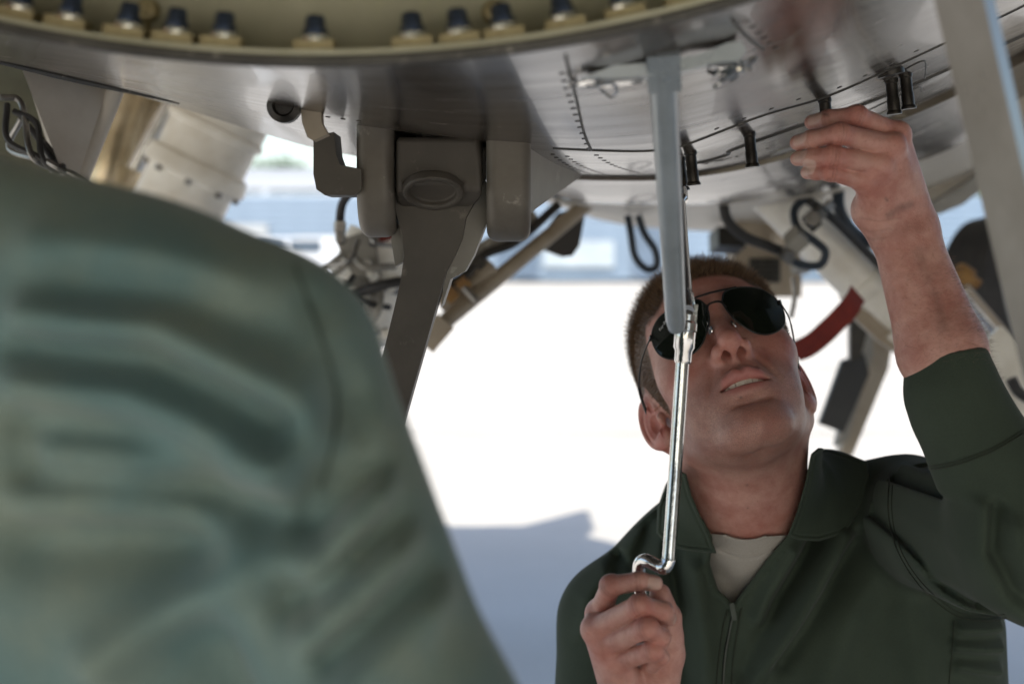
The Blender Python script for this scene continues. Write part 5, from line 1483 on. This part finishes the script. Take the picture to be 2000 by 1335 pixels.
def fore_skin(p):
    q = ((p - FHC.astype(np.float32)) @ FHR.astype(np.float32))
    d = smin(head_sdf(q), cap(p, FHC + np.array([0, .0, -.03]), P(-560, 500, .74), .055, .06), .02)
    return d
fv, ff = sdf_mesh(fore_skin, FHC - np.array([.12, .15, .22]), FHC + np.array([.12, .15, .15]), .003)
hand_l = lambda p: smin(smin(cap(p, W1, P(600, 790, 1.0), .024, .026), cap(p, P(600, 790, 1.0), P(575, 720, 1.02), .022, .012), .01), cap(p, P(610, 810, 1.0), P(640, 735, 1.0), .013, .009), .008)
def fore_hand(p):
    d = cap(p, W1, P(610, 800, 1.0), .022, .024)
    for k in range(4):
        d = smin(d, chain(p, [P(585 + k * 16, 800, .995 + k * .006), P(575 + k * 15, 750, .985 + k * .006), P(585 + k * 13, 715, .995 + k * .006)], [.0105, .009, .0075]), .004)
    return smin(d, chain(p, [P(650, 830, .985), P(668, 785, .975), P(650, 745, .98)], [.013, .011, .0085]), .008)
hv, hf = sdf_mesh(fore_hand, W1 - np.array([.06, .06, .05]), P(720, 660, 1.03) + np.array([.03, .03, .01]), .003)
KF = [HIPF + np.array([.09, .28, -.30]), HIPF + np.array([-.10, .30, -.30])]
GF = [np.array([k[0], k[1] + .02, .07]) for k in KF]
def fore_legs(p, g=0.0):
    d = cap(p, HIPF + np.array([-.07, 0, 0]), HIPF + np.array([.07, 0, 0]), .12 + g)
    for k, g_ in zip(KF, GF):
        hp = HIPF + np.array([.08 if k[0] > HIPF[0] else -.08, 0, -.03])
        d = smin(d, cap(p, hp, k, .085 + g, .062 + g), .04); d = smin(d, cap(p, k, g_, .058 + g, .045 + g), .03)
    return d
fb = lambda p: smin(fore_torso(p) + .045, fore_legs(p), .05)
v3, f3 = sdf_mesh(fb, (-.8, .40, .02), (.2, 1.25, 1.22), .012)
bv2, bf2 = join_parts([(fv, ff), (hv, hf), (v3, f3)])
z0 = np.zeros(len(bv2))
colleague = link('person', np_mesh('person_body_b', bv2, bf2, M_SKIN, {'lip': z0, 'flush': z0, 'scalp': z0, 'stubble': z0, 'nail': z0, 'grease': z0, 'crease': z0}), None, 'person in sage green jacket seen from behind, out of focus in the foreground', 'person')
v, f = sdf_mesh(fore_jacket, (-.85, .45, .84), (.10, 1.15, H + .12), .0040)
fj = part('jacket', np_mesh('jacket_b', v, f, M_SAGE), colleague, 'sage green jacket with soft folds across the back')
FJB = BVHTree.FromPolygons([Vector(a) for a in v], f.tolist())
M_SEAM2 = cloth('sage_thread', (.07, .095, .08), (.09, .12, .10), 1500, .8, .1)
for pts in ([(575, 520), (620, 640), (655, 760), (652, 850), (625, 950)],):
    q = [on_jacket(a[0], a[1], .0004, FJB) for a in spline([(x, y, 0) for x, y in pts], 8)]
    q = [a for a in q if a is not None]
    if len(q) > 3: part('seam', tube('seam', q, .0011, M_SEAM2, 6), fj)
v, f = sdf_mesh(lambda p: smax(fore_legs(p, .012), .11 - p[:, 2], .01), (-.7, .40, .09), (.2, 1.25, .95), .010)
part('trousers', np_mesh('trousers_b', v, f, M_TROU), colleague)
def boot(p, c): return smax(smin(cap(p, c + np.array([0, 0, .08]), c + np.array([0, 0, -.02]), .055, .05), cap(p, c + np.array([0, .0, -.02]), c + np.array([0, .16, -.03]), .048, .042), .03), .002 - p[:, 2], .004)
for c in GF:
    v, f = sdf_mesh(lambda p: boot(p, c), c + np.array([-.09, -.12, -.08]), c + np.array([.09, .25, .17]), .006)
    part('boot', np_mesh('boot', v, f, M_BOOT), colleague)
# the kneeling mechanic's trousers and boots
v, f = sdf_mesh(lambda p: smax(smin(legs_sdf(p, .012), cap(p, P(1570, 1600, 1.57), HIP, .105, .115), .05), .02 - p[:, 2], .01), (-.05, .95, .0), (.75, 1.85, .80), .010)
part('trousers', np_mesh('trousers', v, f, M_TROU), man)
def boot2(p, c, dr):
    return smax(cap(p, c, c + dr, .052, .042), .003 - p[:, 2], .004)
for c, dr in ((FTL, np.array([0, .16, -.02])), (FTR, np.array([0, -.17, -.01]))):
    v, f = sdf_mesh(lambda p: boot2(p, c, dr), c + np.array([-.08, -.26, -.09]), c + np.array([.08, .26, .08]), .006)
    part('boot', np_mesh('boot', v, f, M_BOOT), man)
